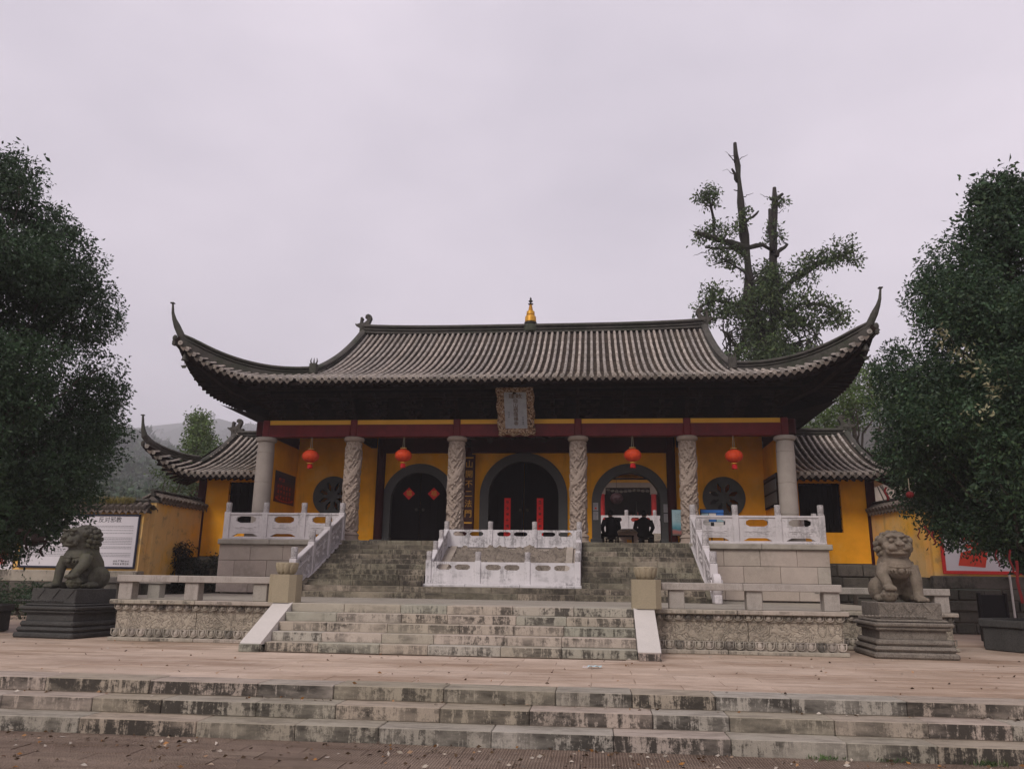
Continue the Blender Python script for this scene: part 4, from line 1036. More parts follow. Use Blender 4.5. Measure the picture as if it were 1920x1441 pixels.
lantern(-3.62, -.1, 5.49, 'red lantern hung above the closed door with two paper diamonds')
lantern(3.60, -.1, 5.49, 'red lantern hung above the open archway')
lantern(6.66, -.1, 5.46, 'red lantern hung above the blue photo board')

# name plaque, leaning forward
th = math.atan2(.9, 1.38); PC = Vector((.02, -.78, 6.79)); MP = Matrix.Translation(PC) @ Matrix.Rotation(th, 4, 'X')
pq = empty('name_plaque', (PC.x, PC.y, PC.z-.7), 'grey plaque with gilt scalloped carved frame and vertical gold lettering over the steps', 'plaque')
M_plaquegilt = NT('gilt carving'); _t = M_plaquegilt
_w = _t.noise(16, 3, .6, dist=1.2); _c = _t.ramp(_w, [(.36, (.05,.025,.018)), (.47, (.18,.09,.05)), (.55, (.44,.30,.17)), (.66, (.46,.41,.37))]); _t.bump(_w, .9, .05); M_plaquegilt = _t.done(_c, .55, .3, .15)
M_plaque = plain('slate board', (.36, .37, .385), .15, 6, .6, .05)
wo, ho, wi, hi_ = .575, .82, .345, .60; m = MB(); N = 120; inn = []; out = []
for k in range(N):
    t = 4*k/N; q = int(t); f = t-q; c4 = [(-1,-1),(1,-1),(1,1),(-1,1)]; a, b = c4[q], c4[(q+1) % 4]; u, v = a[0]+(b[0]-a[0])*f, a[1]+(b[1]-a[1])*f
    sc = 1+.035*math.sin(f*2*PI*3.0)*(1 if 0.04 < f < .96 else 0)
    inn.append((u*wi, v*hi_)); out.append((u*wo*(sc if q % 2 else 1), v*ho*(sc if not q % 2 else 1)))
for (a, b), (c, d) in zip(inn, out): m.V += [(a, -.03, b), ((a+c)/2, -.085, (b+d)/2), (c, -.06, d), (c, .03, d), (a, .03, b)]
for k in range(N):
    a, b = 5*k, 5*((k+1) % N)
    for q in range(5): m.F.append((a+q, a+(q+1) % 5, b+(q+1) % 5, b+q))
mapmb(m, lambda v: tuple(MP @ Vector(v))).build('carved_frame', M_plaquegilt, pq)
mapmb(MB().box(-wi, wi, -.02, .02, -hi_, hi_), lambda v: tuple(MP @ Vector(v))).build('board', M_plaque, pq)
TF = lambda x, z: MP @ Matrix.Translation((x, -.024, z)) @ Matrix.Rotation(PI/2, 4, 'X')
M_brownink = plain('brown gilt lettering', (.13, .065, .022), .2, 9, .5, 0)
lettering('建敕', .17, M_brownink, TF(0, .46), pq, squeeze=1.25)
for i, ch in enumerate('仰山栖隐禅寺'): lettering(ch, .155, M_brownink, TF(0.0, .295-.148*i), pq)
mm = MB(); rr = random.Random(4)
for i in range(3): marks(mm, -.215, -.07-.07*i, .05, .055, -.022, rr)
for i in range(4): marks(mm, .215, -.24-.07*i, .05, .055, -.022, rr)
mapmb(mm, lambda v: tuple(MP @ Vector(v))).build('small_inscription', M_ink, pq)
mapmb(MB().box(-.5, -.42, .03, .30, .25, .32).box(.42, .5, .03, .30, .25, .32), lambda v: tuple(MP @ Vector(v))).build('hanger', M_wood, pq)

# vertical couplet board on the inner post
cb = empty('couplet_board', (-1.84, 2.16, 3.25), 'tall dark curved board with gold vertical characters beside a carved column', 'couplet board')
m = MB(); n = 10; V = []
for z in (3.28, 5.88):
    for k in range(n+1): a = PI*(k/n)*.8+PI*.1; V.append((-1.84-.195*math.cos(a)/.95, 2.24-.10*math.sin(a), z))
    for k in range(n+1): a = PI*(1-k/n)*.8+PI*.1; V.append((-1.84-.19*math.cos(a)/.95, 2.27-.10*math.sin(a), z))
K = 2*(n+1); m.V = V; m.F = [tuple(range(K)), tuple(range(K, 2*K))[::-1]]+[(i, (i+1) % K, K+(i+1) % K, K+i) for i in range(K)]
m.build('board', plain('couplet lacquer', (.05, .012, .008), .3, 5, .4, .05), cb)
for i, ch in enumerate('山開不二法門'): lettering(ch, .27, M_goldink, facing((-1.84, 2.122, 5.52-.335*i)), cb)
MB().box(-1.98, -1.70, 2.125, 2.14, 3.53, 3.58).build('gold_band', M_goldink, cb)
MB().box(-1.98, -1.70, 2.125, 2.14, 5.74, 5.78).build('gold_band', M_goldink, cb)

# paper couplets and diamonds on the doors
for s, t in ((-1, 'red paper strip with brush marks on the central door towards the gold couplet board'), (1, 'red paper strip with brush marks on the central door towards the open archway')):
    e = empty('paper_couplet', (s*.56, 2.65, 3.0), t, 'paper strip', 'red paper strips on the central door')
    MB().box(s*.56-.11, s*.56+.11, 2.632, 2.636, 2.95, 4.44).build('paper', M_paperred, e)
    mm = MB(); rr = random.Random(11+s)
    for i in range(7): marks(mm, s*.56, 4.30-.205*i, .10, .125, 2.6315, rr, 7)
    mm.build('brush_marks', M_ink, e)
for x, t in ((-4.02, 'red paper diamond with gold blessing character on the door leaf towards the round window'), (-3.14, 'red paper diamond with gold blessing character on the door leaf beside the carved column')):
    e = empty('paper_diamond', (x, 2.64, 4.36), t, 'paper diamond', 'red paper diamonds on the closed door'); d = .215
    MB().prism([(x, 4.58-d), (x+d, 4.58), (x, 4.58+d), (x-d, 4.58)], 2.632, 2.636).build('paper', M_paperred, e)
    lettering('福', .21, M_goldink, facing((x, 2.6315, 4.58)), e, extrude=.001)
# notices on the jambs of the open arch
for i, (x, z, t) in enumerate(((2.45, 4.14, 'upper notice sheet with red seal on the archway jamb nearest the central door'), (2.45, 3.84, 'lower notice sheet on the archway jamb nearest the central door'), (4.79, 4.10, 'upper notice sheet on the archway jamb beside the blue easel sign'), (4.79, 3.78, 'lower notice sheet on the archway jamb beside the blue easel sign'))):
    e = empty('notice_sheet', (x, 2.42, z-.13), t, 'notice', 'notices on the archway jambs')
    MB().box(x-.085, x+.085, 2.424, 2.427, z-.135, z+.135).build('paper', plain('grey sheet', (.40,.38,.38), .1, 6, .7, 0), e)
    mm = MB(); rr = random.Random(i)
    for k in range(6): mm.box(x-.065, x+.065*rr.uniform(.3, 1), 2.4215, 2.4235, z+.10-.04*k-.008, z+.10-.04*k+.004)
    mm.build('print', M_greyink, e)
    if i == 0: MB().box(x-.03, x+.03, 2.420, 2.421, z-.08, z-.02).build('red_seal', M_redprint, e)
# posters on the portico side walls
M_poster = NT('wine poster'); _t = M_poster
_sp = _t.n('ShaderNodeSeparateXYZ'); _t.l(_t.pos(), _sp.inputs[0])
M_poster = _t.done(_t.ramp(_t.rng(_sp.outputs['Z'], 4.1, 5.1), [(0, (.12,.02,.018)), (.55, (.10,.025,.035)), (.8, (.04,.03,.06)), (1, (.06,.05,.07))]), .5, .3)
e = empty('wall_poster', (-8.0, 1.45, 4.1), 'wine red poster with rows of lettering on the portico side wall', 'poster')
MB().box(-8.055, -8.035, .56, 2.34, 4.10, 5.12).build('sheet', M_poster, e)
def yz_marks(xp, spots, seed, d=1):
    mm = MB(); rr = random.Random(seed)
    for (yy, zz, w, h) in spots: marks(mm, yy, zz, w, h, 0, rr)
    mm.V = [(xp-d*v[1], -d*0+v[0], v[2]) for v in mm.V]; return mm
sp_ = [(.85+.26*k, 4.62-.17*j, .15, .13) for j in range(3) for k in range(5)]+[(.95+.3*k, 4.86, .2, .16) for k in range(2)]
yz_marks(-8.034, sp_, 5).build('lettering', M_redprint, e)
mm = MB()
for k in range(14): a = PI*k/13; mm.box(-8.033, -8.0315, 1.45-.72*math.cos(a)-.06, 1.45-.72*math.cos(a)+.06, 4.24-.08*math.sin(a)-.02, 4.24-.08*math.sin(a)+.03)
mm.build('ribbon_ornament', M_redprint, e)
e = empty('wall_board', (8.0, 1.5, 4.05), 'dark framed board with columns of pale text on the portico side wall', 'board')
MB().box(8.01, 8.055, .55, 2.45, 4.05, 5.05, .01).build('panel', M_wood, e)
for j in range(2):
    z0 = 4.12+j*.40; MB().box(7.995, 8.009, .62, 2.38, z0, z0+.35).build('text_field', plain('dim grey print', (.10,.095,.09), .2, 20, .6, 0), e)
    yz_marks(7.994, [(.72+.125*k, z0+.30-.055*i, .05, .045) for k in range(13) for i in range(5)], 8+j, -1).build('lettering', M_greyink, e)
MB().box(7.995, 8.009, .62, 2.38, 4.93, 5.03).build('heading_strip', M_navy, e)
# easel sign and photo board on the portico
e = empty('easel_sign', (5.10, 1.2, ZF), 'pale blue landscape notice on a black easel beside the open archway', 'sign')
MB().box(4.83, 5.42, 1.16, 1.19, 3.12, 3.96, .006).build('frame', M_ink, e)
_t = NT('blue landscape print'); _sp = _t.n('ShaderNodeSeparateXYZ'); _t.l(_t.pos(), _sp.inputs[0])
_zz = _t.mul(_sp.outputs['Z'], _t.mul(_t.noise(5, 3), .18), 'ADD')
M_blueland = _t.done(_t.ramp(_t.rng(_zz, 3.2, 4.05), [(0, (.03,.10,.09)), (.18, (.35,.10,.08)), (.28, (.05,.20,.24)), (.45, (.22,.38,.42)), (.6, (.34,.46,.48)), (1, (.28,.42,.46))]), .5, .3)
MB().box(4.855, 5.395, 1.15, 1.158, 3.145, 3.935).build('print', M_blueland, e)
mm = MB(); rr = random.Random(3)
for k in range(9):
    for i in range(6): marks(mm, 4.97+.045*k, 3.82-.055*i, .03, .04, 1.149, rr, 3)
mm.build('lettering', M_ink, e)
MB().tube([(4.88, 1.19, 3.9), (4.80, 1.28, ZF)], .018, 6).tube([(5.37, 1.19, 3.9), (5.45, 1.28, ZF)], .018, 6).tube([(5.12, 1.2, 3.9), (5.12, 1.65, ZF)], .018, 6).build('easel_legs', M_ink, e)
e = empty('photo_board', (6.02, .6, ZF), 'low blue photo display board standing behind the marble balustrade', 'display board')
MB().box(5.66, 6.40, .60, .64, 3.30, 3.92, .008).build('panel', M_navy, e)
MB().box(5.69, 6.37, .590, .599, 3.80, 3.89).build('blue_heading', M_blueprint, e)
for k in range(3):
    for j in range(2): MB().box(5.70+.228*k, 5.91+.228*k, .588, .598, 3.66-.13*j, 3.785-.13*j).build('photo', (M_blueland, M_paleink, M_blueprint)[(k+j) % 3], e)
MB().box(5.70, 6.36, .588, .598, 3.32, 3.52).build('white_field', M_paleink, e)
MB().box(5.97, 6.07, .580, .587, 3.33, 3.51).box(5.93, 6.11, .579, .5865, 3.33, 3.36).build('black_mark', M_ink, e)
MB().tube([(5.72, .62, 3.4), (5.70, .55, ZF)], .015, 6).tube([(6.34, .62, 3.4), (6.36, .55, ZF)], .015, 6).tube([(6.02, .64, 3.5), (6.02, .95, ZF)], .015, 6).build('stand_legs', M_ink, e)

# ------------------------------------------------------------------ organic bodies: overlapping forms fused by a voxel remesh
def fuse(m, name, mat, voxel, smooth=4):
    me = make_mesh('tmp', m.V, m.F, None); bm = bmesh.new(); bm.from_mesh(me); bmesh.ops.recalc_face_normals(bm, faces=bm.faces); bm.to_mesh(me); bm.free()
    o = bpy.data.objects.new('tmp', me); COL.objects.link(o)
    r = o.modifiers.new('r', 'REMESH'); r.mode = 'VOXEL'; r.voxel_size = voxel
    if smooth: sm = o.modifiers.new('s', 'SMOOTH'); sm.iterations = smooth; sm.factor = .5
    bpy.context.view_layer.update()
    out = bpy.data.meshes.new_from_object(o.evaluated_get(bpy.context.evaluated_depsgraph_get()))
    bpy.data.objects.remove(o); bpy.data.meshes.remove(me)
    out.materials.clear(); out.materials.append(mat); out.name = name
    out.polygons.foreach_set('use_smooth', [True]*len(out.polygons)); out.update()
    return out
def stone_lion(loc, rz, ballside, headyaw, mat, pmat, label):
    e = empty('stone_lion', loc, label, 'lion statue', 'stone guardian lions', rz=rz)
    def part(name, me_, parent=e):
        o = bpy.data.objects.new(name, me_); COL.objects.link(o); o.parent = parent; return o
    B = 1.06; KZ = .87; up = Matrix.Translation((0, .06, B*KZ)) @ Matrix.Diagonal((1, 1, .93, 1)); SQ = Matrix.Diagonal((1, 1, KZ, 1))
    # plinth tiers
    def tier(name, w, d, z0, z1, c=.02, prof=None): return part(name, MB().box(-w/2, w/2, -d/2, d/2, z0*KZ, z1*KZ, c).mesh(name, pmat))
    tier('base_tier', 1.36, 1.46, 0, .12, .03); tier('base_tier', 1.32, 1.42, .121, .235, .045)
    for s in (-1, 1): pass
    tier('lower_cornice', 1.24, 1.34, .236, .36, .04); tier('waist', 1.08, 1.18, .355, .53, .01)
    tier('upper_cornice', 1.22, 1.32, .53, .60, .02); tier('upper_cornice', 1.30, 1.40, .601, .68, .02)
    tier('lip', 1.18, 1.26, .68, .735, .03); tb = tier('plinth_block', 1.02, 1.14, .735, B, .012)
    for s in (-1, 0, 1, 2):                           # hanging cloth corners and carved scrolls on the block
        if s < 2:
            part('cloth_corner', MB().prism([(-.14+s*.34, B-.01), (0+s*.34, B-.21), (.14+s*.34, B-.01)][::1], -.585, -.565, SQ).mesh('cloth_corner', pmat))
        for zc in (B-.19, B-.24):
            m = MB()
            for q in range(5): m.ell((-.42+.17*0+s*.28-.14+.055*q, -.572, (zc-.03)*KZ), (.03, .02, .022), 8, 6)
            part('scroll_relief', m.mesh('scroll_relief', pmat, True)) if zc < B-.2 else None
    m = MB(); Hd = Matrix.Translation((0, -.10, .95)) @ Matrix.Rotation(headyaw, 4, 'Z') @ Matrix.Translation((0, .10, -.95))
    E = lambda c, r, M=None: m.ell(tuple((M @ Vector(c)) if M else c), r, 16, 12, M.to_3x3().to_4x4() if M else None)
    b = ballside
    for s in (-1, 1):
        E((s*.25, .26, .24), (.17, .25, .24)); E((s*.31, -.02, .07), (.095, .19, .07))
        for q in range(3): E((s*.31-.06+.06*q, -.18, .05), (.035, .05, .045))
    m.tube([(0, .34, .22), (0, .24, .48), (0, .02, .72), (0, -.08, .92)], [.27, .28, .29, .22], 18)
    E((0, -.16, .66), (.27, .20, .25)); E((0, -.10, .92), (.23, .22, .22)); E((0, .1, .8), (.24, .24, .3))
    s = -b                                            # straight foreleg
    m.tube([(s*.23, -.16, .66), (s*.27, -.24, .42), (s*.27, -.27, .2), (s*.27, -.30, .06)], [.125, .10, .085, .09], 14); E((s*.27, -.38, .06), (.105, .14, .065))
    for q in range(4): E((s*.27-.075+.05*q, -.50, .045), (.03, .05, .042))
    s = b                                             # lifted foreleg resting on the ball
    m.tube([(s*.23, -.16, .66), (s*.31, -.30, .50), (s*.28, -.42, .36), (s*.27, -.46, .29)], [.125, .105, .09, .085], 14); E((s*.27, -.50, .27), (.11, .12, .06))
    for q in range(4): E((s*.27-.075+.05*q, -.59, .245), (.03, .05, .042))
    # head
    E((0, -.17, 1.10), (.245, .24, .215), Hd); E((0, -.37, 1.035), (.185, .10, .075), Hd); E((0, -.34, .915), (.165, .10, .048), Hd); E((0, -.30, .97), (.15, .10, .06), Hd)
    E((0, -.455, 1.085), (.085, .055, .055), Hd); E((0, -.40, 1.13), (.05, .06, .06), Hd)
    for q in (-1, 1): E((q*.12, -.405, 1.01), (.075, .065, .06), Hd); E((q*.17, -.33, .96), (.05, .06, .07), Hd); E((q*.045, -.50, 1.075), (.03, .025, .025), Hd)
    for q in (-1, 1):
        E((q*.11, -.375, 1.155), (.052, .055, .045), Hd); E((q*.115, -.37, 1.225), (.095, .06, .032), Hd); E((q*.185, -.30, 1.05), (.06, .07, .08), Hd); E((q*.25, -.17, 1.16), (.05, .075, .075), Hd)
    E((0, -.18, 1.24), (.17, .18, .07), Hd)
    for q in (-1, 1):
        E((q*.11, -.425, 1.155), (.022, .012, .020), Hd)
        m.tube([Hd @ Vector((q*.02, -.42, 1.215)), Hd @ Vector((q*.10, -.425, 1.245)), Hd @ Vector((q*.19, -.36, 1.225))], [.018, .026, .012], 8)
        m.tube([Hd @ Vector((q*.05, -.455, .985)), Hd @ Vector((q*.14, -.43, .985)), Hd @ Vector((q*.20, -.36, 1.0))], [.016, .018, .012], 8)
        for z_ in (.30, .42, .54): m.tube([(q*.20, -.20, z_+.14), (q*.25, -.30, z_), (q*.30, -.22, z_-.06)], [.008, .02, .008], 6)
        for k_ in range(4): m.tube([(q*(.10+.05*k_), -.355+.03*k_, .60), (q*(.09+.05*k_), -.36+.03*k_, .52)], [.022, .010], 6)
    for q in range(5): E((-.08+.04*q, -.43, .958), (.013, .015, .018), Hd)
    E((0, .36, .62), (.09, .10, .22)); E((0, .34, .86), (.06, .07, .1))
    me_ = fuse(m, 'lion_body', mat, .011, 1); me_.transform(up); part('lion_body', me_)
    m = MB(); rr = random.Random(3)                  # curled mane
    for ring_, (rad, dz, nn_, yy) in enumerate(((.262, .0, 13, -.09), (.285, 0, 14, .0), (.27, 0, 13, .09), (.23, 0, 11, .17))):
        for k in range(nn_):
            a = -PI*.34+(PI*1.68)*k/(nn_-1); c = Vector((rad*math.cos(a), yy+rr.uniform(-.01, .01), 1.06+rad*.92*math.sin(a)))
            c = Hd @ c; m.ell(tuple(c), (.062, .058, .058), 9, 7)
            on = (c-(Hd @ Vector((0, .02, 1.06)))).normalized(); t1 = on.orthogonal().normalized(); t2 = on.cross(t1)
            m.tube([c+on*.052+(t1*math.cos(q*.8)+t2*math.sin(q*.8))*(.008+.0042*q)-on*.0018*q for q in range(11)], .0095, 5)
    for k in range(16):
        a = 2*PI*k/16; c = Hd @ Vector((.13*math.cos(a), .0+.13*math.sin(a), 1.285)); m.ell(tuple(c), .04, 8, 6)
    for k in range(6): c = Hd @ Vector((-.06+.06*(k % 3), -.02+.06*(k//3), 1.31)); m.ell(tuple(c), .035, 8, 6)
    me_ = m.mesh('mane', mat, True); me_.transform(up); part('mane', me_)
    m = MB(); P = []
    for k in range(33):
        a = 2*PI*k/32; P.append((.275*math.cos(a), -.10+.255*math.sin(a), .755-.11*max(0, -math.sin(a))))
    m.tube(P, .017, 8); me_ = m.mesh('collar', mat, True); me_.transform(up); col_ = part('collar', me_)
    me_ = MB().ell((.0, -.37, .58), (.055, .05, .06), 12, 8).ell((0, -.385, .65), (.075, .03, .035), 10, 6).mesh('bell', mat, True); me_.transform(up); part('bell', me_, col_)
    m = MB(); m.ell((b*.27, -.46, .125), .135, 20, 14)
    for k in range(10):
        a = 2*PI*k/10; m.ell((b*.27+.12*math.cos(a), -.46+.12*math.sin(a), .14), .035, 8, 6)
    me_ = m.mesh('ball', mat, True); me_.transform(up); part('ball', me_)
    m = MB().tube([(0, .50, .1), (0, .55, .3), (0, .50, .5), (.0, .42, .66)], [.05, .06, .075, .03], 10); me_ = m.mesh('tail', mat, True); me_.transform(up); part('tail', me_)
    return e
stone_lion((7.84, -9.36, ZP), math.radians(-3), -1, math.radians(-2), M_lion, M_plinth, 'brown seated stone lion with curled mane and forward gaze on tiered plinth')
stone_lion((-8.06, -9.12, ZP), math.radians(-7), 1, math.radians(-16), M_lion_dark, M_plinth_dark, 'dark mossy stone lion with turned head on blackened tiered plinth before the notice board')

# ------------------------------------------------------------------ two people sitting in the open archway
M_robe = plain('black robe cloth', (.010, .010, .012), .3, 8, .9, .2)
M_robe2 = plain('charcoal coat cloth', (.014, .013, .013), .3, 8, .9, .2)
M_skin = plain('skin', (.30, .17, .11), .1, 8, .6, 0); M_hair = plain('black hair', (.008, .007, .007), .2, 8, .6, 0)
def seated_person(loc, rz, robe, label, lean=0.):
    e = empty('person', loc, label, 'person', 'people in the archway', rz=rz)
    def part(name, me_, parent=e): o = bpy.data.objects.new(name, me_); COL.objects.link(o); o.parent = parent; return o
    m = MB(); E = lambda c, r: m.ell(c, r, 14, 10)
    E((0, .02, .50), (.20, .17, .13)); m.tube([(0, .02, .50), (0, .03, .75), (0, .02-lean*.3, .98), (0, -lean*.6, 1.06)], [.17, .165, .17, .10], 16); E((0, .0, .96), (.21, .12, .10))
    for s in (-1, 1):
        m.tube([(s*.10, .0, .50), (s*.14, -.40, .50), (s*.14, -.42, .12), (s*.14, -.42, .06)], [.105, .085, .065, .06], 12); E((s*.14, -.50, .045), (.05, .13, .045))
        m.tube([(s*.19, .02, .98), (s*.26, -.02, .74), (s*.17, -.22, .62), (s*.12, -.28, .60)], [.07, .062, .052, .045], 12)
    body = fuse(m, 'clothing', robe, .016, 3)
    m = MB(); E = lambda c, r: m.ell(c, r, 14, 10)
    m.tube([(0, -lean*.6, 1.02), (0, -.01-lean*.7, 1.12)], .055, 12); E((0, -.02-lean*.8, 1.20), (.078, .098, .115)); E((0, -.115-lean*.8, 1.185), (.014, .02, .02)); E((0, -.10-lean*.8, 1.145), (.025, .015, .008))
    for s in (-1, 1):
        E((s*.078, -.01-lean*.8, 1.195), (.012, .02, .03)); E((s*.03, -.105-lean*.8, 1.21), (.012, .01, .008))
        h = Vector((s*.10, -.31, .60)); E(tuple(h), (.04, .045, .018))
        for q in range(4): m.tube([h+Vector((-.027+.018*q, -.03, 0)), h+Vector((-.027+.018*q, -.075, -.008)), h+Vector((-.027+.018*q, -.095+.006*abs(q-1.5), -.03))], .009, 6)
        m.tube([h+Vector((-s*.03, -.0, .0)), h+Vector((-s*.055, -.04, -.01))], .010, 6)
    sk = fuse(m, 'skin', M_skin, .008, 1)
    e.scale = (1.22, 1.15, 1.04); o = part('body', sk); part('clothing', body)
    m = MB(); m.ell((0, .008-lean*.8, 1.225), (.086, .10, .105), 14, 10); part('hair', m.mesh('hair', M_hair, True))
    return e
def stool(loc, label):
    e = empty('stool', loc, label, 'stool', 'stools in the archway'); x, y, z = loc
    MB().box(x-.2, x+.2, y-.17, y+.2, z+.36, z+.40, .01).build('seat', M_wood, e)
    for a in (-.16, .16):
        for b in (-.13, .16): MB().box(x+a-.02, x+a+.02, y+b-.02, y+b+.02, z, z+.359).build('leg', M_wood, e)
stool((2.98, 3.75, ZF), 'low wooden stool under the person nearest the central door'); stool((4.12, 3.85, ZF), 'low wooden stool under the person nearest the easel sign')
seated_person((2.98, 3.75, ZF), math.radians(200), M_robe, 'person in loose black robe sitting on the side of the central door', .05)
seated_person((4.12, 3.85, ZF), math.radians(165), M_robe2, 'person in dark coat sitting on the side of the blue easel sign', .08)
e = empty('side_table', (3.5, 4.6, ZF), 'dark low table between the seated people', 'table')
MB().box(3.2, 3.8, 4.35, 4.85, ZF+.5, ZF+.54, .01).build('tabletop', M_wood, e)
for a in (3.24, 3.76):
    for b in (4.39, 4.81): MB().box(a-.025, a+.025, b-.025, b+.025, ZF, ZF+.499).build('leg', M_wood, e)
# ------------------------------------------------------------------ court and rear hall seen through the archway
tag(MB().box(-14, 16, 9.05, 19.3, ZF-.4, ZF-.03).build('rear_court', M_step), kind='structure')
rp_ = empty('rear_platform', (4, 24, ZF), kind='structure')
MB().box(-10, 18, 19.5, 34, ZF-.4, 4.30).build('core', M_terrace, rp_)
course(rp_, 'carved_course', -4, 12, 19.38, 19.5, 3.9, 4.32, M_carved, 1.6)
balustrade('marble_balustrade', (-.44, 19.7, 4.30), (8.72, 19.7, 4.30), 6, 'white marble fence across the inner court seen through the archway', 'white marble fence of the inner court', 'B', 1.3, .92, .2, M_white)
rh = empty('rear_hall', (4.4, 26, 4.3), 'inner temple hall with red columns and yellow beam seen through the archway', 'temple hall')
M_redcol = plain('vermilion column', (.50, .020, .018), .15, 4, .5, 0)
for x in (-3.6, -.2, 2.88, 5.95, 9.1, 12.3):
    c = MB().lathe([(.16,0),(.15,2.6)], (x, 24, 4.3), 16).build('red_column', M_redcol, rh, auto=40); MB().box(x-.2, x+.2, 23.85, 24.15, 6.901, 7.3).build('column_head', M_block, c)
MB().box(-4, 12.6, 23.85, 24.15, 7.302, 7.58).build('beam', M_block, rh); MB().box(-4, 12.6, 23.88, 24.12, 7.582, 7.76).build('yellow_board', M_strip, rh)
m = MB()
for k in range(60): x = -3+.26*k; m.ell((x, 23.95, 7.05+.05*math.sin(k*.9)+.10*abs(math.sin(PI*(x+.2)/3.1-PI/2))), (.13, .05, .08), 6, 5)
m.build('carved_valance', plain('grey carved wood', (.22,.20,.17), .5, 12, .8, .2), rh)
MB().box(-4.4, 13, 26.9, 27.1, 4.3, 9.0).build('inner_wall', M_wood, rh)
MB().sweep([(4.4, 21.6, 8.15), (4.4, 24, 8.9), (4.4, 27.5, 10.8)], [(-10,-.1),(10,-.1),(10,.1),(-10,.1)]).build('roof', M_pan, rh)
MB().box(-4.4, -4.2, 24, 27, 4.3, 8.8).box(12.8, 13, 24, 27, 4.3, 8.8).build('end_walls', M_orange, rh)
e = empty('altar_table', (5.0, 25.4, 4.3), 'altar table with red cloth and offerings inside the inner hall', 'altar')
MB().box(4.1, 6.0, 25.1, 25.7, 4.30, 5.35, .02).build('table', M_wood, e); MB().box(4.05, 6.05, 25.06, 25.74, 5.355, 5.55, .02).build('red_cloth', M_redprint, e)
m = MB()
for k in range(9): m.lathe([(.06,0),(.09,.06),(.04,.14),(.02,.25+.15*(k == 4))], (4.25+.2*k, 25.4, 5.55), 10)
m.build('offerings', M_redprint, e); MB().lathe([(.12,0),(.08,.2),(.03,.6),(.01,1.05)], (4.98, 25.3, 5.55), 10).build('spire_lamp', M_bronze, e)
e = empty('court_lantern', (3.7, 22.5, 6.2), 'dark round lantern hanging before the inner hall', 'lantern')
MB().ell((3.7, 22.5, 6.5), (.38, .38, .32), 18, 12).build('lantern_body', plain('maroon silk', (.03,.008,.01), .3, 8, .6, 0), e, smooth=True); MB().tube([(3.7, 22.5, 6.8), (3.7, 22.5, 8.4)], .012, 5).build('cord', M_bronze, e)
e = empty('incense_burner', (3.98, 12.0, ZF-.03), 'stone and bronze incense burner with yellow cloth in the inner court', 'incense burner')
MB().lathe([(.30,0),(.26,.1),(.18,.3),(.16,.55),(.3,.75),(.50,.95),(.56,1.05),(.52,1.10)], (3.98, 12, ZF-.03), 20).build('bowl', M_block, e, auto=35)
MB().lathe([(.60,0),(.64,.05),(.60,.16)], (3.98, 12, ZF+1.075), 20).build('rim', M_carved, e, auto=30); MB().box(3.83, 4.13, 11.66, 11.68, ZF+.05, ZF+.85).build('yellow_cloth', M_strip, e)
for s in (-1, 1): MB().lathe([(.10,0),(.08,.2),(.04,.35)], (3.98+s*.48, 12, ZF+1.1), 10).build('handle', M_bronze, e)

# ------------------------------------------------------------------ flanking yellow walls with tiled caps
capt = cover_row([(-.30, -.13), (-.15, -.05), (0, .04)], .075, .16).mesh('cap_tile', M_pan)
capp = pan_row([(-.28, -.13), (-.14, -.05), (0, .02)], .10, .12).mesh('cap_pan', M_pan)
def wall_run(e, p0, p1, zb, zt, mat, caph=.42, thick=.34):
    p0, p1 = Vector((*p0, 0)), Vector((*p1, 0)); d = p1-p0; L_ = d.length; u = d.normalized(); n = Vector((u.y, -u.x, 0))
    if n.y > 0 and abs(n.y) > .3: n = -n
    ang = math.atan2(u.y, u.x)
    def W(v): q = p0+u*v[0]+n*v[1]; return (q.x, q.y, v[2])
    mapmb(MB().box(0, L_, -thick/2, thick/2, zb, zt), W).build('wall_panel', mat, e)
    mapmb(MB().box(-.02, L_+.02, -thick/2-.06, thick/2+.06, zt+.001, zt+.07), W).build('cornice', M_ridge, e)
    ref = Vector((0, -1, 0)); rz = math.atan2(n.y, n.x)+PI/2
    k = 0
    while (k+.5)*.205 < L_:
        q = p0+u*((k+.5)*.205)
        for s in (0, PI):
            link_mesh('cap_tile', capt, (q.x, q.y, zt+.25), e, rot=(0, 0, rz+s)); q2 = q+u*.1025
            link_mesh('cap_pan', capp, (q2.x, q2.y, zt+.24), e, rot=(0, 0, rz+s))
        k += 1
    MB().sweep([W((v, 0, zt+.22)) for v in (-.02, L_/2, L_+.02)], SEC, [.55]*3).build('cap_ridge', M_ridge, e)
    mapmb(MB().prism([(-.24, 0), (.24, 0), (0, .24)], 0, L_), lambda v: W((v[1], v[0], zt+v[2]))).build('cap_core', M_pan, e)
def rubble(e, x0, x1, y, z0, z1, rows, seed, mat=None):
    rr = random.Random(seed); h = (z1-z0)/rows
    MB().box(x0, x1, y+.06, y+.4, z0, z1-.01).build('backing', M_dirt, e)
    for r in range(rows):
        x = x0
        while x < x1-.05:
            l = min(rr.uniform(.4, .9), x1-x)
            MB().box(x+.012, x+l-.012, y+rr.uniform(-.03, .03), y+.2, z0+r*h+.012, z0+(r+1)*h-.012+rr.uniform(-.01, .01), .022).build('wall_stone', mat or M_rubble, e); x += l
yl = empty('yellow_wall', (-11.4, .5, ZP), 'short curved yellow wall with tiled cap joining the wing', 'wall', 'yellow walls')
wall_run(yl, (-11.46, -.78), (-11.44, .6), 1.5, 3.90, M_yellow); wall_run(yl, (-11.44, .6), (-11.30, 1.93), 1.5, 3.90, M_yellow)
MB().box(-11.85, -11.2, -.9, 1.9, ZP, 1.52).build('stone_foot', M_rubble, yl)
yl2 = empty('yellow_wall', (-15.5, -1, ZP), 'weathered wall with tiled cap carrying the white notice board', 'wall', 'yellow walls')
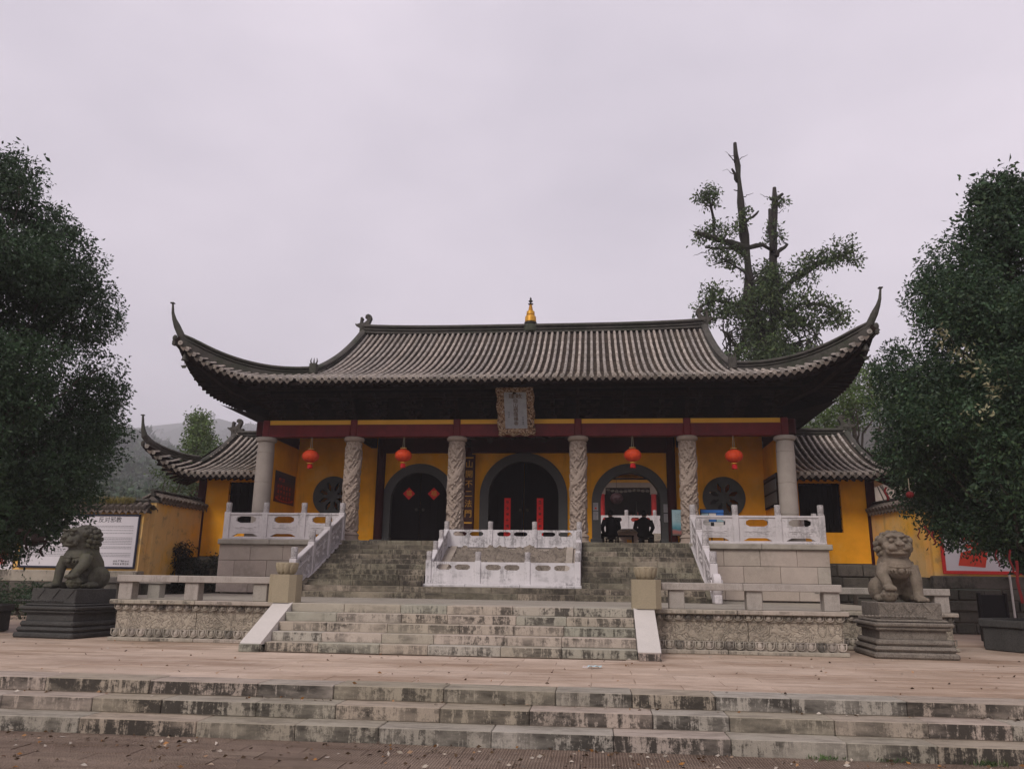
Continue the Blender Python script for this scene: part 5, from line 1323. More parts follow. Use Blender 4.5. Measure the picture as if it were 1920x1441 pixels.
wall_run(yl2, (-21.0, -.98), (-11.44, -.98), 1.80, 3.56, M_yellow)
MB().box(-21.0, -11.42, -1.22, -.8, 1.45, 1.799, .02).build('plinth_band', M_terrace, yl2); rubble(yl2, -21, -11.42, -1.22, ZP, 1.46, 3, 21)
yr = empty('yellow_wall', (11.6, .5, ZP), 'short yellow wall return stained grey behind the brown lion', 'wall', 'yellow walls')
wall_run(yr, (11.34, 1.93), (11.75, -.95), 1.92, 3.86, M_yellow); MB().box(11.2, 11.9, -.9, 1.9, ZP, 1.93).build('stone_foot', M_rubble, yr)
yr2 = empty('yellow_wall', (15.5, -1, ZP), 'faded wall above dark rubble courses carrying the red framed board', 'wall', 'yellow walls')
wall_run(yr2, (11.72, -.98), (20.5, -.98), 1.97, 3.72, M_yellow)
MB().box(11.66, 20.5, -1.22, -.85, 1.62, 1.969, .03).build('plinth_band', M_rubble, yr2); rubble(yr2, 9.6, 20.5, -1.24, ZP, 1.62, 4, 22)
rb = empty('rubble_wall', (-10.3, .4, ZP), 'dark mossy retaining stones below the wing beside the platform', 'wall', 'retaining walls below the wings'); rubble(rb, -11.3, -9.05, .8, ZP, 2.30, 5, 31)
rb = empty('rubble_wall', (10.3, .4, ZP), 'dark mossy retaining stones between platform and brown lion', 'wall', 'retaining walls below the wings'); rubble(rb, 9.05, 11.3, .8, ZP, 2.30, 5, 32)

# notice board, posters
nb = empty('notice_board', (-13.5, -1.4, 1.85), 'large white notice board with black heading in a navy frame behind the dark lion', 'notice board')
x0, x1, z0, z1, yb = -15.33, -11.52, 1.86, 3.50, -1.17
for a, b, c, d in ((x0, x1, z0, z0+.06), (x0, x1, z1-.06, z1), (x0, x0+.06, z0+.061, z1-.061), (x1-.06, x1, z0+.061, z1-.061)): MB().box(a, b, yb-.05, yb, c, d, .008).build('frame_bar', M_navy, nb)
MB().box(x0+.06, x1-.06, yb-.03, yb-.004, z0+.06, z1-.06).build('sheet', M_paper, nb)
lettering('反对邪教', .19, M_ink, facing((-12.50, yb-.032, 3.32)) @ Matrix.Shear('XY', 4, (.25, 0)), nb, extrude=.001)
m = MB(); rr = random.Random(9); z = 3.14
while z > 2.14:
    ends = 1.0 if rr.random() < .6 else rr.uniform(.35, .8); x = x0+.18+(.0 if rr.random() < .7 else .1)
    xe_ = x0+.18+(x1-x0-.36)*ends
    while x < xe_:
        w_ = rr.uniform(.03, .10); m.box(x, min(x+w_, xe_), yb-.0325, yb-.031, z-.007, z+.007); x += w_+.012
    z -= .048 if rr.random() < .75 else .085
tag(m.build('body_text', M_greyink, nb), kind='stuff')
m = MB()
for j in range(2):
    for k in range(7): marks(m, -12.20+.075*k, 2.09-.085*j, .06, .06, yb-.031, rr, 6)
m.build('signature', M_ink, nb)
pb = empty('poster_panel', (-16, -1.4, 1.8), 'red and white printed poster with blue top beside the white notice board', 'poster')
MB().box(-17.4, -15.52, -1.19, -1.165, 1.80, 3.40).build('sheet', M_paper, pb); MB().box(-17.4, -15.56, -1.198, -1.191, 3.06, 3.40).build('blue_top', M_blueprint, pb)
for j in range(6): MB().box(-17.3, -15.74+.03*(j % 2), -1.198, -1.191, 2.62-.115*j-.09, 2.62-.115*j).build('red_band', M_redprint, pb)
m = MB()
for j in range(6):
    for k in range(12): marks(m, -17.1+.11*k, 2.575-.115*j, .08, .05, -1.1985, rr, 4)
tag(m.build('lettering', M_paper, pb), kind='stuff')
rbd = empty('red_framed_board', (14.5, -1.4, 2.0), 'white board with red frame and bold red lettering under the tree', 'notice board')
x0, x1, z0, z1, yb = 11.93, 18.2, 2.02, 3.62, -1.17
for a, b, c, d in ((x0, x1, z0, z0+.09), (x0, x1, z1-.09, z1), (x0, x0+.09, z0+.091, z1-.091), (x1-.09, x1, z0+.091, z1-.091)): MB().box(a, b, yb-.05, yb, c, d, .008).build('frame_bar', M_redframe, rbd)
MB().box(x0+.09, x1-.09, yb-.03, yb-.004, z0+.09, z1-.09).build('sheet', M_paper, rbd)
m = MB()
for k in range(5): marks(m, 12.85+1.1*k, 2.82, .8, .9, yb-.031, rr, 9)
m.build('red_lettering', M_redprint, rbd)
for k in range(3): MB().prism([(12.35+1.9*k, 2.25), (13.05+1.9*k, 2.2), (13.15+1.9*k, 2.62), (12.9+1.9*k, 2.72), (12.45+1.9*k, 2.6)], yb-.036, yb-.0315).build('red_emblem', M_redprint, rbd)
for x in (13.6, 16.9): MB().tube([(x, -1.30, ZP), (x, -1.30, 2.02)], .03, 8).build('support_pipe', M_paleink, rbd)
# octagonal planters
M_soil = plain('soil', (.05, .04, .03), .4, 8, .95, .5)
def planter(x, y, r, h, label):
    e = empty('octagonal_planter', (x, y, ZP), label, 'planter', 'planters around the big trees')
    for k in range(8):
        a = 2*PI*(k+.5)/8; M = Matrix.Translation((x, y, ZP)) @ Matrix.Rotation(a, 4, 'Z'); w = r*math.tan(PI/8)
        MB().box(r-.16, r, -w+.01, w-.01, .0, h-.14, .01, M).build('side_slab', M_plinth_dark, e); MB().box(r-.22, r+.05, -w-.01, w+.01, h-.139, h, .015, M).build('rim_slab', M_plinth_dark, e)
    MB().lathe([(r-.1,0),(r-.1,.2),(.3,.28)], (x, y, ZP+h-.35), 16).build('soil', M_soil, e)
planter(-11.3, -8.6, 1.15, .55, 'dark octagonal stone planter of the tree beside the dark lion')
planter(11.45, -7.1, 1.15, .58, 'dark octagonal stone planter of the tree beside the brown lion')
e = empty('black_sign_stand', (11.6, -4.4, ZP), 'black sign stand in the shade below the red framed board', 'sign stand')
MB().box(11.35, 12.0, -4.42, -4.36, .85, 1.50, .01).build('panel', M_ink, e)
for x in (11.38, 11.97): MB().box(x-.03, x+.03, -4.45, -4.33, ZP, 1.54, .008).build('leg', M_ink, e)
# face mask dropped on the paving
pm = at_z(1115, 1252, ZP); e = empty('face_mask', (pm.x, pm.y, ZP), 'crumpled pale blue face mask lying on the plaza', 'face mask')
V = []; F = []
for j in range(5):
    for i in range(9): V.append((pm.x-.10+.025*i, pm.y-.05+.025*j, ZP+.012+.022*abs(math.sin(i*.9+j))+.006*random.random()))
for j in range(4):
    for i in range(8): a = j*9+i; F.append((a, a+1, a+10, a+9))
mb = MB(); mb.V = V; mb.F = F; mb.build('mask_sheet', plain('pale blue fabric', (.45,.58,.60), .1, 9, .9, 0), e, smooth=True, fix=False)
MB().tube([(pm.x-.1, pm.y-.03, ZP+.01), (pm.x-.17, pm.y-.01, ZP+.01), (pm.x-.16, pm.y+.04, ZP+.02), (pm.x-.1, pm.y+.04, ZP+.015)], .003, 5).build('ear_loop', M_paper, e)
# ------------------------------------------------------------------ vegetation
def leafmat(name, c1, c2, c3=None, trans=.25, rough=.55):
    t = NT(name); t.pos(); r = t.geo.outputs['Random Per Island']
    st = [(0, c1), (.6, c2)]+([(1, c3)] if c3 else [(1, c2)])
    c = t.ramp(r, st); c = t.mix(t.rng(t.noise(.8, 3), .35, .65, 0, .45), c, tuple(v*.5 for v in c1)); c = t.mix(t.rng(t.noise(1.5, 3), .56, .70, 0, .7), c, tuple(v*1.9 for v in c2))
    t.done(c, rough, .3)
    tr = t.n('ShaderNodeBsdfTranslucent'); t.l(c, tr.inputs['Color']); mx_ = t.n('ShaderNodeMixShader'); mx_.inputs[0].default_value = trans
    t.l(t.b.outputs[0], mx_.inputs[1]); t.l(tr.outputs[0], mx_.inputs[2]); t.l(mx_.outputs[0], t.out.inputs['Surface'])
    return t.m
ML_dark = leafmat('dark evergreen leaf', (.022,.046,.022), (.038,.074,.032), (.052,.088,.036))
ML_dark2 = leafmat('glossy evergreen leaf', (.022,.046,.024), (.038,.076,.034), (.068,.105,.036))
ML_gink = leafmat('old tree leaf', (.036,.062,.022), (.065,.105,.035), (.13,.165,.055))
ML_lime = leafmat('fresh green leaf', (.055,.095,.025), (.090,.145,.038), (.13,.18,.05))
ML_mid = leafmat('mid green leaf', (.035,.06,.022), (.06,.10,.035), (.09,.13,.04))
ML_yel = leafmat('pale yellow leaf', (.16,.17,.09), (.24,.23,.13), (.32,.28,.15))
ML_grass = leafmat('dry grass', (.16,.14,.04), (.26,.21,.06), (.32,.26,.10))
ML_forest = leafmat('forest leaf', (.030,.056,.030), (.05,.084,.04), (.08,.10,.05), .15)
M_bark = stone('bark', [(.075,.062,.05)], grime=.6, scale=6, bump=.8, bscale=14)
M_bark2 = stone('old bark', [(.032,.027,.023)], grime=.6, scale=5, bump=.9, bscale=10, moss=.4, mosscol=(.035,.045,.02))
def unit(n, rng):
    v = rng.normal(size=(n, 3)); return v/np.linalg.norm(v, axis=1)[:, None]
def leaves_at(P, D, size, rng, aspect=.45, fold=.25):
    """one folded diamond leaf (2 quads sharing a midrib -> 6 vertices as 2 quads) per point; returns vertices for quads"""
    n = len(P); D = D/np.linalg.norm(D, axis=1)[:, None]
    S = np.cross(D, unit(n, rng)); S /= np.linalg.norm(S, axis=1)[:, None]; N = np.cross(D, S)
    L_ = size*rng.uniform(.7, 1.25, (n, 1)); W_ = L_*aspect*.5
    base = P; tip = P+D*L_-N*L_*.08; mid = P+D*L_*.5
    l = mid+S*W_+N*W_*fold; r = mid-S*W_+N*W_*fold
    return np.stack([base, l, tip, r], 1).reshape(-1, 3)
def clump_leaves(C, R, n_each, size, rng, droop=.35, squash=.75, shell=.45, twig=7):
    """sprays of leaves spread through the outer part of clump ellipsoids"""
    out = []
    for c, r, n in zip(C, R, n_each):
        k = max(1, n//twig); d = unit(k, rng); rad = r*(shell+(1-shell)*rng.random((k, 1))**.6)
        q = np.array(c)+d*rad*np.array([1, 1, squash])
        q = np.repeat(q, twig, 0); dd = np.repeat(d, twig, 0)
        q = q+rng.normal(size=q.shape)*size*.75; D = dd*.6+unit(len(q), rng)*.9; D[:, 2] -= droop
        out.append(leaves_at(q, D, size, rng))
    return np.concatenate(out)
def limb(m, a, b, r0, r1, rng, n=6, wob=.08, k=8):
    a, b = np.array(a, float), np.array(b, float); L_ = np.linalg.norm(b-a); P = []
    for i in range(n+1):
        t = i/n; p = a+(b-a)*t+(rng.normal(size=3)*wob*L_*math.sin(PI*t)*.5 if 0 < i < n else 0); P.append(tuple(p))
    m.tube(P, [r0+(r1-r0)*(i/n)**.8 for i in range(n+1)], k); return P
def profile_tree(name, base, axis, prof, label, mat, seed, nclump, leaf, per, trunk_r, group=None, yel=(), cat='tree', xflat=1.0):
    rng = np.random.default_rng(seed); zs = [p[0] for p in prof]; rs = [p[1] for p in prof]
    C = []; R = []; z0, z1 = zs[0], zs[-1]
    area = np.array([np.interp(z, zs, rs) for z in np.linspace(z0, z1, 60)]); cdf = np.cumsum(area)/area.sum()
    for i in range(nclump):
        z = np.interp(rng.random(), cdf, np.linspace(z0, z1, 60)); rr = np.interp(z, zs, rs); a = rng.random()*2*PI
        r = rng.uniform(.38, 1.05)*(.65+.35*min(1, rr/2)); f = 1 if i % 4 else rng.uniform(.3, .85)
        q = max(0, rr-r*.62)*f; C.append((axis[0]+q*math.cos(a)*xflat, axis[1]+q*math.sin(a), z)); R.append(r)
    e = empty(name, base, label, cat, group)
    m = MB(); top = (axis[0], axis[1], z0+(z1-z0)*.75); P = limb(m, base, top, trunk_r, trunk_r*.25, rng, 10, .03, 12); m.build('trunk', M_bark, e, smooth=True)
    m = MB()
    for c in C[::3]:
        z = max(base[2]+1.0, c[2]-1.6-.5*rng.random()); t = (z-base[2])/(top[2]-base[2]); t = min(t, .95)
        a = [base[k]+(top[k]-base[k])*t for k in range(3)]; limb(m, a, c, trunk_r*.32*(1.1-t), .012, rng, 6, .10, 6)
    m.build('branches', M_bark, e, smooth=True)
    V = clump_leaves(C, R, [int(per*(r/.65)**2) for r in R], leaf, rng)
    inner = [(axis[0]+(c[0]-axis[0])*.55, axis[1]+(c[1]-axis[1])*.55, c[2]) for c in C[::2]]
    V2 = clump_leaves(inner, [r*1.25 for r in R[::2]], [int(per*.20)]*len(inner), leaf*1.7, rng, shell=.0)
    me_ = np_mesh('crown', np.concatenate([V, V2])-np.array(base), 4, mat); o = link_mesh('crown', me_, base, e)
    if len(yel):
        Vy = clump_leaves(yel, [.28]*len(yel), [24]*len(yel), leaf*1.1, rng); link_mesh('pale_leaves', np_mesh('pale_leaves', Vy-np.array(base), 4, ML_yel), base, e)
    return e
profile_tree('broadleaf_tree', (-11.3, -8.6, ZP+.2), (-11.5, -8.6), [(2.3, 1.5), (2.7, 2.2), (3.6, 2.8), (5.0, 3.05), (6.5, 2.9), (8, 2.45), (9.2, 1.9), (10.0, 1.35), (10.7, .8), (11.3, .3)],
    'tall dense dark evergreen tree overhanging the dark lion and notice board', ML_dark, 3, 215, .095, 760, .26, 'big evergreen trees flanking the forecourt')
yl_ = [at_y(px, py, -9.9) for px, py in ((1790, 645), (1810, 650), (1770, 640), (1845, 690), (1842, 720), (1875, 735), (1830, 760))]
profile_tree('broadleaf_tree', (11.5, -7.1, ZP+.2), (11.75, -7.1), [(2.55, .9), (2.9, 1.9), (3.4, 2.45), (4.2, 2.9), (5.6, 3.05), (7.0, 2.75), (8.1, 2.05), (9.2, 1.3), (10.0, .7), (10.6, .3)],
    'tall dense evergreen tree with a few pale leaves overhanging the brown lion', ML_dark2, 5, 215, .095, 760, .26, 'big evergreen trees flanking the forecourt', [tuple(v) for v in yl_])
# a few weeds at the foot of the lowest step
rng = np.random.default_rng(77); WP = []
for wx, n in ((4.6, 60), (6.1, 90), (5.2, 30), (9.0, 60)):
    WP.append(np.stack([wx+rng.normal(size=n)*.09, YA-2*TA-.03-np.abs(rng.normal(size=n))*.05, np.full(n, .0)], 1))
WP = np.concatenate(WP); D = unit(len(WP), rng)*.8; D[:, 2] = np.abs(D[:, 2])+.5
tag(link_mesh('weeds', np_mesh('weeds', leaves_at(WP, D, .055, rng, .2, .2)-np.array((6, -16.3, 0)), 4, ML_gink), (6, -16.3, 0)), 'small green weeds sprouting at the foot of the lowest step', 'weeds', kind='stuff')
# drooping branch ends of the two trees
def spray(e_parent_base, pts, Y, mat, seed, label):
    pass
# old pollarded tree behind the hall
def px3(px, py, Y=14.0): return tuple(at_y(px, py, Y))
rng = np.random.default_rng(11); gb = (10.9, 14.0, 2.7)
e = empty('old_pollard_tree', gb, 'old tall tree with bare broken leaders and tufted green branches behind the hall roof', 'tree')
m = MB(); BP = []
def br(pts, r, Yo=0.):
    P = [px3(x, y, 14+Yo*i/max(1, len(pts)-1)) for i, (x, y) in enumerate(pts)]
    Q = []; 
    for a, b in zip(P[:-1], P[1:]): Q += [tuple(np.array(a)+(np.array(b)-np.array(a))*t+rng.normal(size=3)*.03) for t in (0, .5)]
    Q.append(P[-1]); n = len(Q); m.tube(Q, [(r[0]+(r[1]-r[0])*i/(n-1))*rng.uniform(.55, 1.0) for i in range(n)], 9); BP.extend(Q)
    return Q
m.tube([gb, px3(1438, 700), px3(1436, 650), px3(1425, 600)], [.75, .62, .50, .3], 14)
br([(1425, 660), (1408, 590), (1404, 520), (1400, 470), (1394, 410), (1386, 350), (1383, 310), (1378, 268)], (.40, .13))
br([(1440, 660), (1452, 590), (1452, 520), (1448, 460), (1450, 410), (1452, 352)], (.36, .15), .6)
br([(1448, 470), (1444, 430), (1443, 392)], (.2, .12), .3)
br([(1400, 470), (1370, 455), (1340, 448), (1306, 436)], (.26, .14), -.8); br([(1340, 445), (1338, 410), (1333, 388)], (.10, .09), -.8)
br([(1398, 480), (1370, 465), (1322, 464)], (.12, .05), -.5); br([(1398, 415), (1412, 405), (1422, 396)], (.12, .05), .3)
br([(1384, 340), (1376, 328), (1372, 316)], (.12, .07), -.3); br([(1378, 305), (1374, 300), (1366, 290)], (.06, .02), -.3); br([(1386, 358), (1376, 356)], (.05, .03))
br([(1404, 462), (1430, 458), (1446, 468)], (.16, .12), .3); br([(1455, 480), (1464, 468), (1476, 458)], (.16, .09), .5); br([(1452, 374), (1460, 370), (1467, 364)], (.10, .08), .4); br([(1450, 376), (1443, 374)], (.07, .05))
br([(1455, 560), (1490, 520), (1530, 498), (1575, 480), (1598, 470)], (.24, .06), -1.0); br([(1455, 600), (1500, 570), (1540, 570), (1578, 588)], (.2, .05), -1.2)
br([(1410, 590), (1380, 570), (1340, 562), (1312, 575)], (.18, .05), -1.2); br([(1380, 648), (1362, 625), (1352, 618)], (.10, .03), -2); br([(1415, 550), (1395, 510), (1362, 490)], (.12, .05), -.6)
br([(1480, 650), (1500, 640), (1530, 630)], (.12, .04), -1.0)
cl = []
def tuft(px, py, r, n, Yo=0.): cl.append((px3(px, py, 14+Yo), r, n))
for px, py, r in ((1322, 362, .5), (1330, 378, .42), (1315, 372, .4), (1335, 358, .35)): tuft(px, py, r, 130, -.8)
for px, py, r in ((1325, 435, .45), (1350, 425, .5), (1362, 440, .5), (1345, 455, .4), (1312, 445, .3), (1355, 470, .55), (1372, 478, .6), (1345, 485, .5), (1388, 420, .3), (1398, 400, .28), (1385, 490, .5)): tuft(px, py, r, 120, -.5)
for px, py, r in ((1456, 378, .3), (1468, 380, .25), (1452, 440, .35), (1440, 450, .3), (1458, 445, .3), (1446, 425, .25)): tuft(px, py, r, 70, .3)
for px, py, r in ((1480, 515, .7), (1500, 505, .75), (1515, 520, .6), (1485, 540, .7), (1530, 490, .5), (1548, 475, .6), (1570, 468, .65), (1590, 462, .6), (1598, 485, .5), (1580, 478, .4), (1510, 490, .4), (1556, 490, .35)): tuft(px, py, r, 150, -.9)
for px, py, r in ((1480, 565, .8), (1505, 560, .75), (1530, 565, .75), (1550, 575, .7), (1570, 585, .65), (1578, 600, .4), (1515, 590, .7), (1495, 600, .6), (1525, 605, .45), (1555, 600, .4), (1480, 605, .5)): tuft(px, py, r, 170, -1.2)
for px, py, r in ((1330, 560, .7), (1350, 555, .75), (1370, 565, .7), (1318, 580, .55), (1345, 585, .6), (1368, 590, .5), (1385, 580, .5), (1325, 598, .35), (1335, 545, .5)): tuft(px, py, r, 170, -1.2)
for k in range(75):
    y = rng.uniform(500, 690); x = 1430+rng.normal()*(14+(y-500)*.15)+.04*(y-500); tuft(x, y, rng.uniform(.4, .75), 130, rng.uniform(-1.2, .8))
for k in range(26): tuft(rng.uniform(1365, 1545), rng.uniform(655, 720), rng.uniform(.5, .9), 170, rng.uniform(-2, .5))
BPa = np.array([tuple(q) for q in BP])
for c, r_, n_ in cl:
    for _ in range(3):
        q = np.array(c)+unit(1, rng)[0]*r_*.7; i_ = np.argmin(np.linalg.norm(BPa-q, axis=1)); limb(m, tuple(BPa[i_]), tuple(q), .045, .012, rng, 4, .15, 5)
for px, py, a_, l_ in ((1384, 300, 2.6, .8), (1384, 300, .4, .5), (1386, 330, 2.9, .9), (1390, 370, .2, .6), (1452, 375, 2.8, .8), (1452, 400, .3, .6), (1352, 620, 2.2, .7), (1325, 470, 3.6, .8), (1306, 436, 2.9, .4)):
    q = np.array(px3(px, py)); limb(m, tuple(q), tuple(q+np.array([math.cos(a_)*l_, -.2, math.sin(a_)*l_])), .03, .006, rng, 5, .2, 5)
m.build('trunk', M_bark2, e, smooth=True)
V = clump_leaves([c[0] for c in cl], [c[1] for c in cl], [c[2] for c in cl], .20, rng, .3, .8, .15)
link_mesh('crown', np_mesh('crown', V-np.array(gb), 4, ML_gink), gb, e)
# lighter trees behind the wings
def clump_tree(name, base, clumps, mat, leaf, per, label, seed, cat='tree', group=None, tr=.15):
    rng = np.random.default_rng(seed); e = empty(name, base, label, cat, group); m = MB()
    mid = np.mean([c[0] for c in clumps], 0)
    limb(m, base, tuple(mid), tr, tr*.4, rng, 6, .03, 8)
    for c, r in clumps[::2]: limb(m, tuple((np.array(base)+mid)/2), c, tr*.4, .012, rng, 5, .1, 6)
    m.build('trunk', M_bark, e, smooth=True)
    V = clump_leaves([c for c, r in clumps], [r for c, r in clumps], [int(per*r*r) for c, r in clumps], leaf, rng, .3, .85, .2)
    link_mesh('crown', np_mesh('crown', V-np.array(base), 4, mat), base, e); return e
rng = np.random.default_rng(8)
T = [(px3(x, y, 11+rng.uniform(-1, 2)), rng.uniform(.5, .8)) for x, y in ((1530, 800), (1560, 775), (1590, 760), (1615, 775), (1545, 790), (1575, 800), (1600, 745), (1620, 725), (1580, 740), (1640, 745), (1605, 790), (1510, 812), (1555, 815), (1635, 700), (1615, 690), (1590, 715), (1650, 720), (1655, 770), (1575, 765), (1625, 755))]
clump_tree('leafy_tree', (14.5, 12, 2.6), T, ML_lime, .17, 700, 'bright green tree rising behind the wing with the barred window', 2, tr=.2)
T = [(px3(x, y, 11.5+rng.uniform(-1, 1)), rng.uniform(.35, .55)) for x, y in ((1640, 875), (1655, 860), (1630, 865), (1650, 885), (1600, 850), (1620, 862), (1580, 838))]
clump_tree('leafy_shrub', (16.2, 11.5, 2.6), T, ML_lime, .15, 800, 'low bright shrub beside the ridge end of the wing with the barred window', 12, 'shrub', None, .08)
T = []
for k in range(60):
    t = rng.random()**.8; y = 775+t*105; w = 6+34*t; T.append((tuple(at_y(377+rng.uniform(-w, w), y, 22+rng.uniform(-1.5, 1.5))), rng.uniform(.35, .6)))
clump_tree('young_cone_tree', (-21.8, 22, 3.0), T, ML_lime, .22, 420, 'young cone shaped green tree between the wing roof hook and ridge ornament', 4, tr=.18)
T = [(tuple(at_y(x, y, 6+rng.uniform(-1, 1))), rng.uniform(.35, .6)) for x, y in ((320, 905), (335, 890), (350, 900), (365, 895), (345, 915), (325, 885), (372, 910), (360, 880), (310, 880))]
clump_tree('leafy_shrub', (-15.2, 6, 2.6), T, ML_mid, .13, 900, 'green shrub peeping over the curved yellow wall', 6, 'shrub', None, .06)
T = [(tuple(at_y(x, y, 9+rng.uniform(-1, 1))), rng.uniform(.4, .6)) for x, y in ((440, 842), (455, 835), (425, 850), (470, 838), (410, 858), (395, 852))]
clump_tree('leafy_shrub', (-14.5, 9, 2.6), T, ML_mid, .15, 700, 'green shrub along the ridge of the wing near the cone shaped tree', 7, 'shrub', None, .06)
T = [((x, .62+rng.uniform(-.15, .1), z), rng.uniform(.2, .34)) for x, z in ((-11.0, 1.5), (-10.6, 1.4), (-10.2, 1.5), (-9.8, 1.6), (-11.0, 2.0), (-10.7, 2.1), (-10.4, 1.9), (-11.1, 2.45), (-10.8, 2.5), (-10.2, 2.0), (-9.6, 1.4), (-9.4, 1.9), (-9.8, 2.1), (-11.1, 1.1), (-10.3, 1.0), (-9.5, .9))]
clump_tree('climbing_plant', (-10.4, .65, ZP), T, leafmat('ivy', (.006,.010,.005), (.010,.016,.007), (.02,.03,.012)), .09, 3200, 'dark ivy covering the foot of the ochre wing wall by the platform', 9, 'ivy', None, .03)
T = [((-11.75+rng.uniform(-.2, .2), rng.uniform(-.6, 1.2), z), .3) for z in (1.3, 1.5, 1.7, 1.9, 2.2, 1.6, 1.2, 2.4)]
T = [((-11.25+rng.uniform(-.1, .1), rng.uniform(.2, 1.4), z), rng.uniform(.2, .3)) for z in (1.2, 1.5, 1.7, 1.9, 2.2, 2.5, 2.1, 1.4)]
clump_tree('climbing_plant', (-11.1, .9, ZP), T, bpy.data.materials['ivy'], .09, 3200, 'dark ivy stain climbing the short curved yellow wall', 19, 'ivy', None, .03)
T = [((x, -3.2+rng.uniform(-.3, .3), z), rng.uniform(.3, .45)) for x in np.arange(-17, -10.4, .45) for z in (.75, 1.15)]
clump_tree('hedge', (-13.5, -3.2, ZP), [((float(c[0]), float(c[1]), float(c[2])), r) for c, r in T], ML_dark, .09, 1500, 'dark clipped hedge below the white notice board', 13, 'hedge', None, .04)
# dry grass on the wall cap
rng = np.random.default_rng(21); n = 2600; x = rng.uniform(-16.5, -11.8, n); P = np.stack([x, -1.12+rng.uniform(-.18, .18, n), np.full(n, 3.80)], 1); D = unit(n, rng)*.5; D[:, 2] = 1
tag(link_mesh('dry_grass', np_mesh('dry_grass', leaves_at(P, D, .24, rng, .06, .1)-np.array((-14, -1.1, 3.78)), 4, ML_grass), (-14, -1.1, 3.78)), 'yellow dry grass growing along the tiled wall cap', 'grass', kind='stuff')
# ribbons and tags hung in the trees
def strip(name, px, py, Y, w, h, mat, label, group):
    p = at_y(px, py, Y); m = MB(); n = 6; V = []
    for k in range(n+1):
        z = p.z-h*k/n; dx = .03*math.sin(k*1.1+px); dy = .03*math.cos(k*.9)
        V += [(p.x+dx-w/2, p.y+dy, z), (p.x+dx+w/2, p.y+dy+.02, z)]
    V2 = [(a, b+.006, c) for a, b, c in V]; N = len(V); m.V = V+V2
    for k in range(n): a = 2*k; m.F += [(a, a+1, a+3, a+2), (N+a+2, N+a+3, N+a+1, N+a)]
    tag(m.build(name, mat, None, fix=False), label, 'ribbon' if 'ribbon' in name else 'tag', group)
M_ribbon = plain('faded red cloth', (.13, .008, .008), .3, 9, .8, 0)
GR = 'red ribbons tied in the tree above the brown lion'
RL = ('short red ribbon hanging from the leaves beside the dark corner post of the wing', 'small red ribbon in the low leaves just above the head of the brown lion', 'thicker small red ribbon in the low leaves above the brown lion',
      'medium red ribbon in front of the red framed board above the planter', 'longest red ribbon dangling above the octagonal planter by the sign stand', 'thin red ribbon in front of the red framed board', 'thinnest short red ribbon in the leaves over the brown lion')
for (px, py, w, h), rl in zip(((1661, 912, .045, .26), (1738, 985, .04, .2), (1749, 995, .04, .25), (1893, 1030, .045, .4), (1905, 1050, .06, .75), (1868, 1030, .03, .3), (1722, 990, .03, .2)), RL):
    strip('red_ribbon', px, py, -9.2, w, h, M_ribbon, rl, GR)
p = at_y(1706, 927, -9.6); e = empty('small_red_lantern', (p.x, p.y, p.z-.1), 'tiny red lantern hanging in the tree above the brown lion', 'lantern')
MB().ell(tuple(p), (.07, .07, .06), 14, 10).build('lantern_body', M_ribbon, e, smooth=True); MB().tube([p+Vector((0,0,.07)), p+Vector((0,0,.3))], .005, 5).build('cord', M_cord, e)
WT_ = ('broad dark wish tag hanging over the white notice sheet', 'squarish dark wish tag over the white notice sheet', 'long thin dark wish stick hanging in front of the notice board', 'narrow dark wish stick beside the squarish tag', 'small square dark wish tag over the frame of the notice board')
for (px, py, w, h), rl in zip(((66, 1000, .10, .22), (78, 1005, .13, .12), (52, 990, .03, .4), (82, 1012, .04, .3), (37, 990, .09, .12)), WT_):
    strip('wish_tag', px, py, -10.6, w, h, M_wood, rl, 'wish tags hung in the tree over the dark lion')
# leaf litter
rng = np.random.default_rng(5); n = 900; k1 = 620
P = np.concatenate([np.stack([rng.uniform(-6, 11, k1), -16.3-rng.gamma(1.2, .55, k1), np.full(k1, .012)], 1), np.stack([rng.uniform(-10, 12, 200), rng.uniform(-15.4, -9.7, 200), np.full(200, ZP+.012)], 1),
    np.stack([rng.uniform(-5, 11, 80), np.where(rng.random(80) < .5, YA-TA+rng.uniform(.22, .36, 80), YA-.03), np.full(80, .312)], 1)])
P[-80:, 1] = YA-TA+rng.uniform(.18, .36, 80)
D = unit(n, rng); D[:, 2] = rng.uniform(-.1, .25, n); Vl = leaves_at(P, D, .055, rng, .55, .5); Vl[:, 2] = np.maximum(Vl[:, 2], np.repeat(P[:, 2], 4)-.006)
t = NT('leaf litter'); t.pos(); ML_lit = t.done(t.ramp(t.geo.outputs['Random Per Island'], [(0, (.04,.025,.015)), (.35, (.10,.06,.03)), (.55, (.30,.13,.03)), (.7, (.40,.34,.27)), (.85, (.45,.40,.34)), (1, (.08,.05,.03))]), .8, .2)
tag(link_mesh('fallen_leaves', np_mesh('fallen_leaves', Vl-np.array((2, -15, 0)), 4, ML_lit), (2, -15, 0)), 'scattered brown and pale fallen leaves and scraps on the paving', 'leaves', kind='stuff')

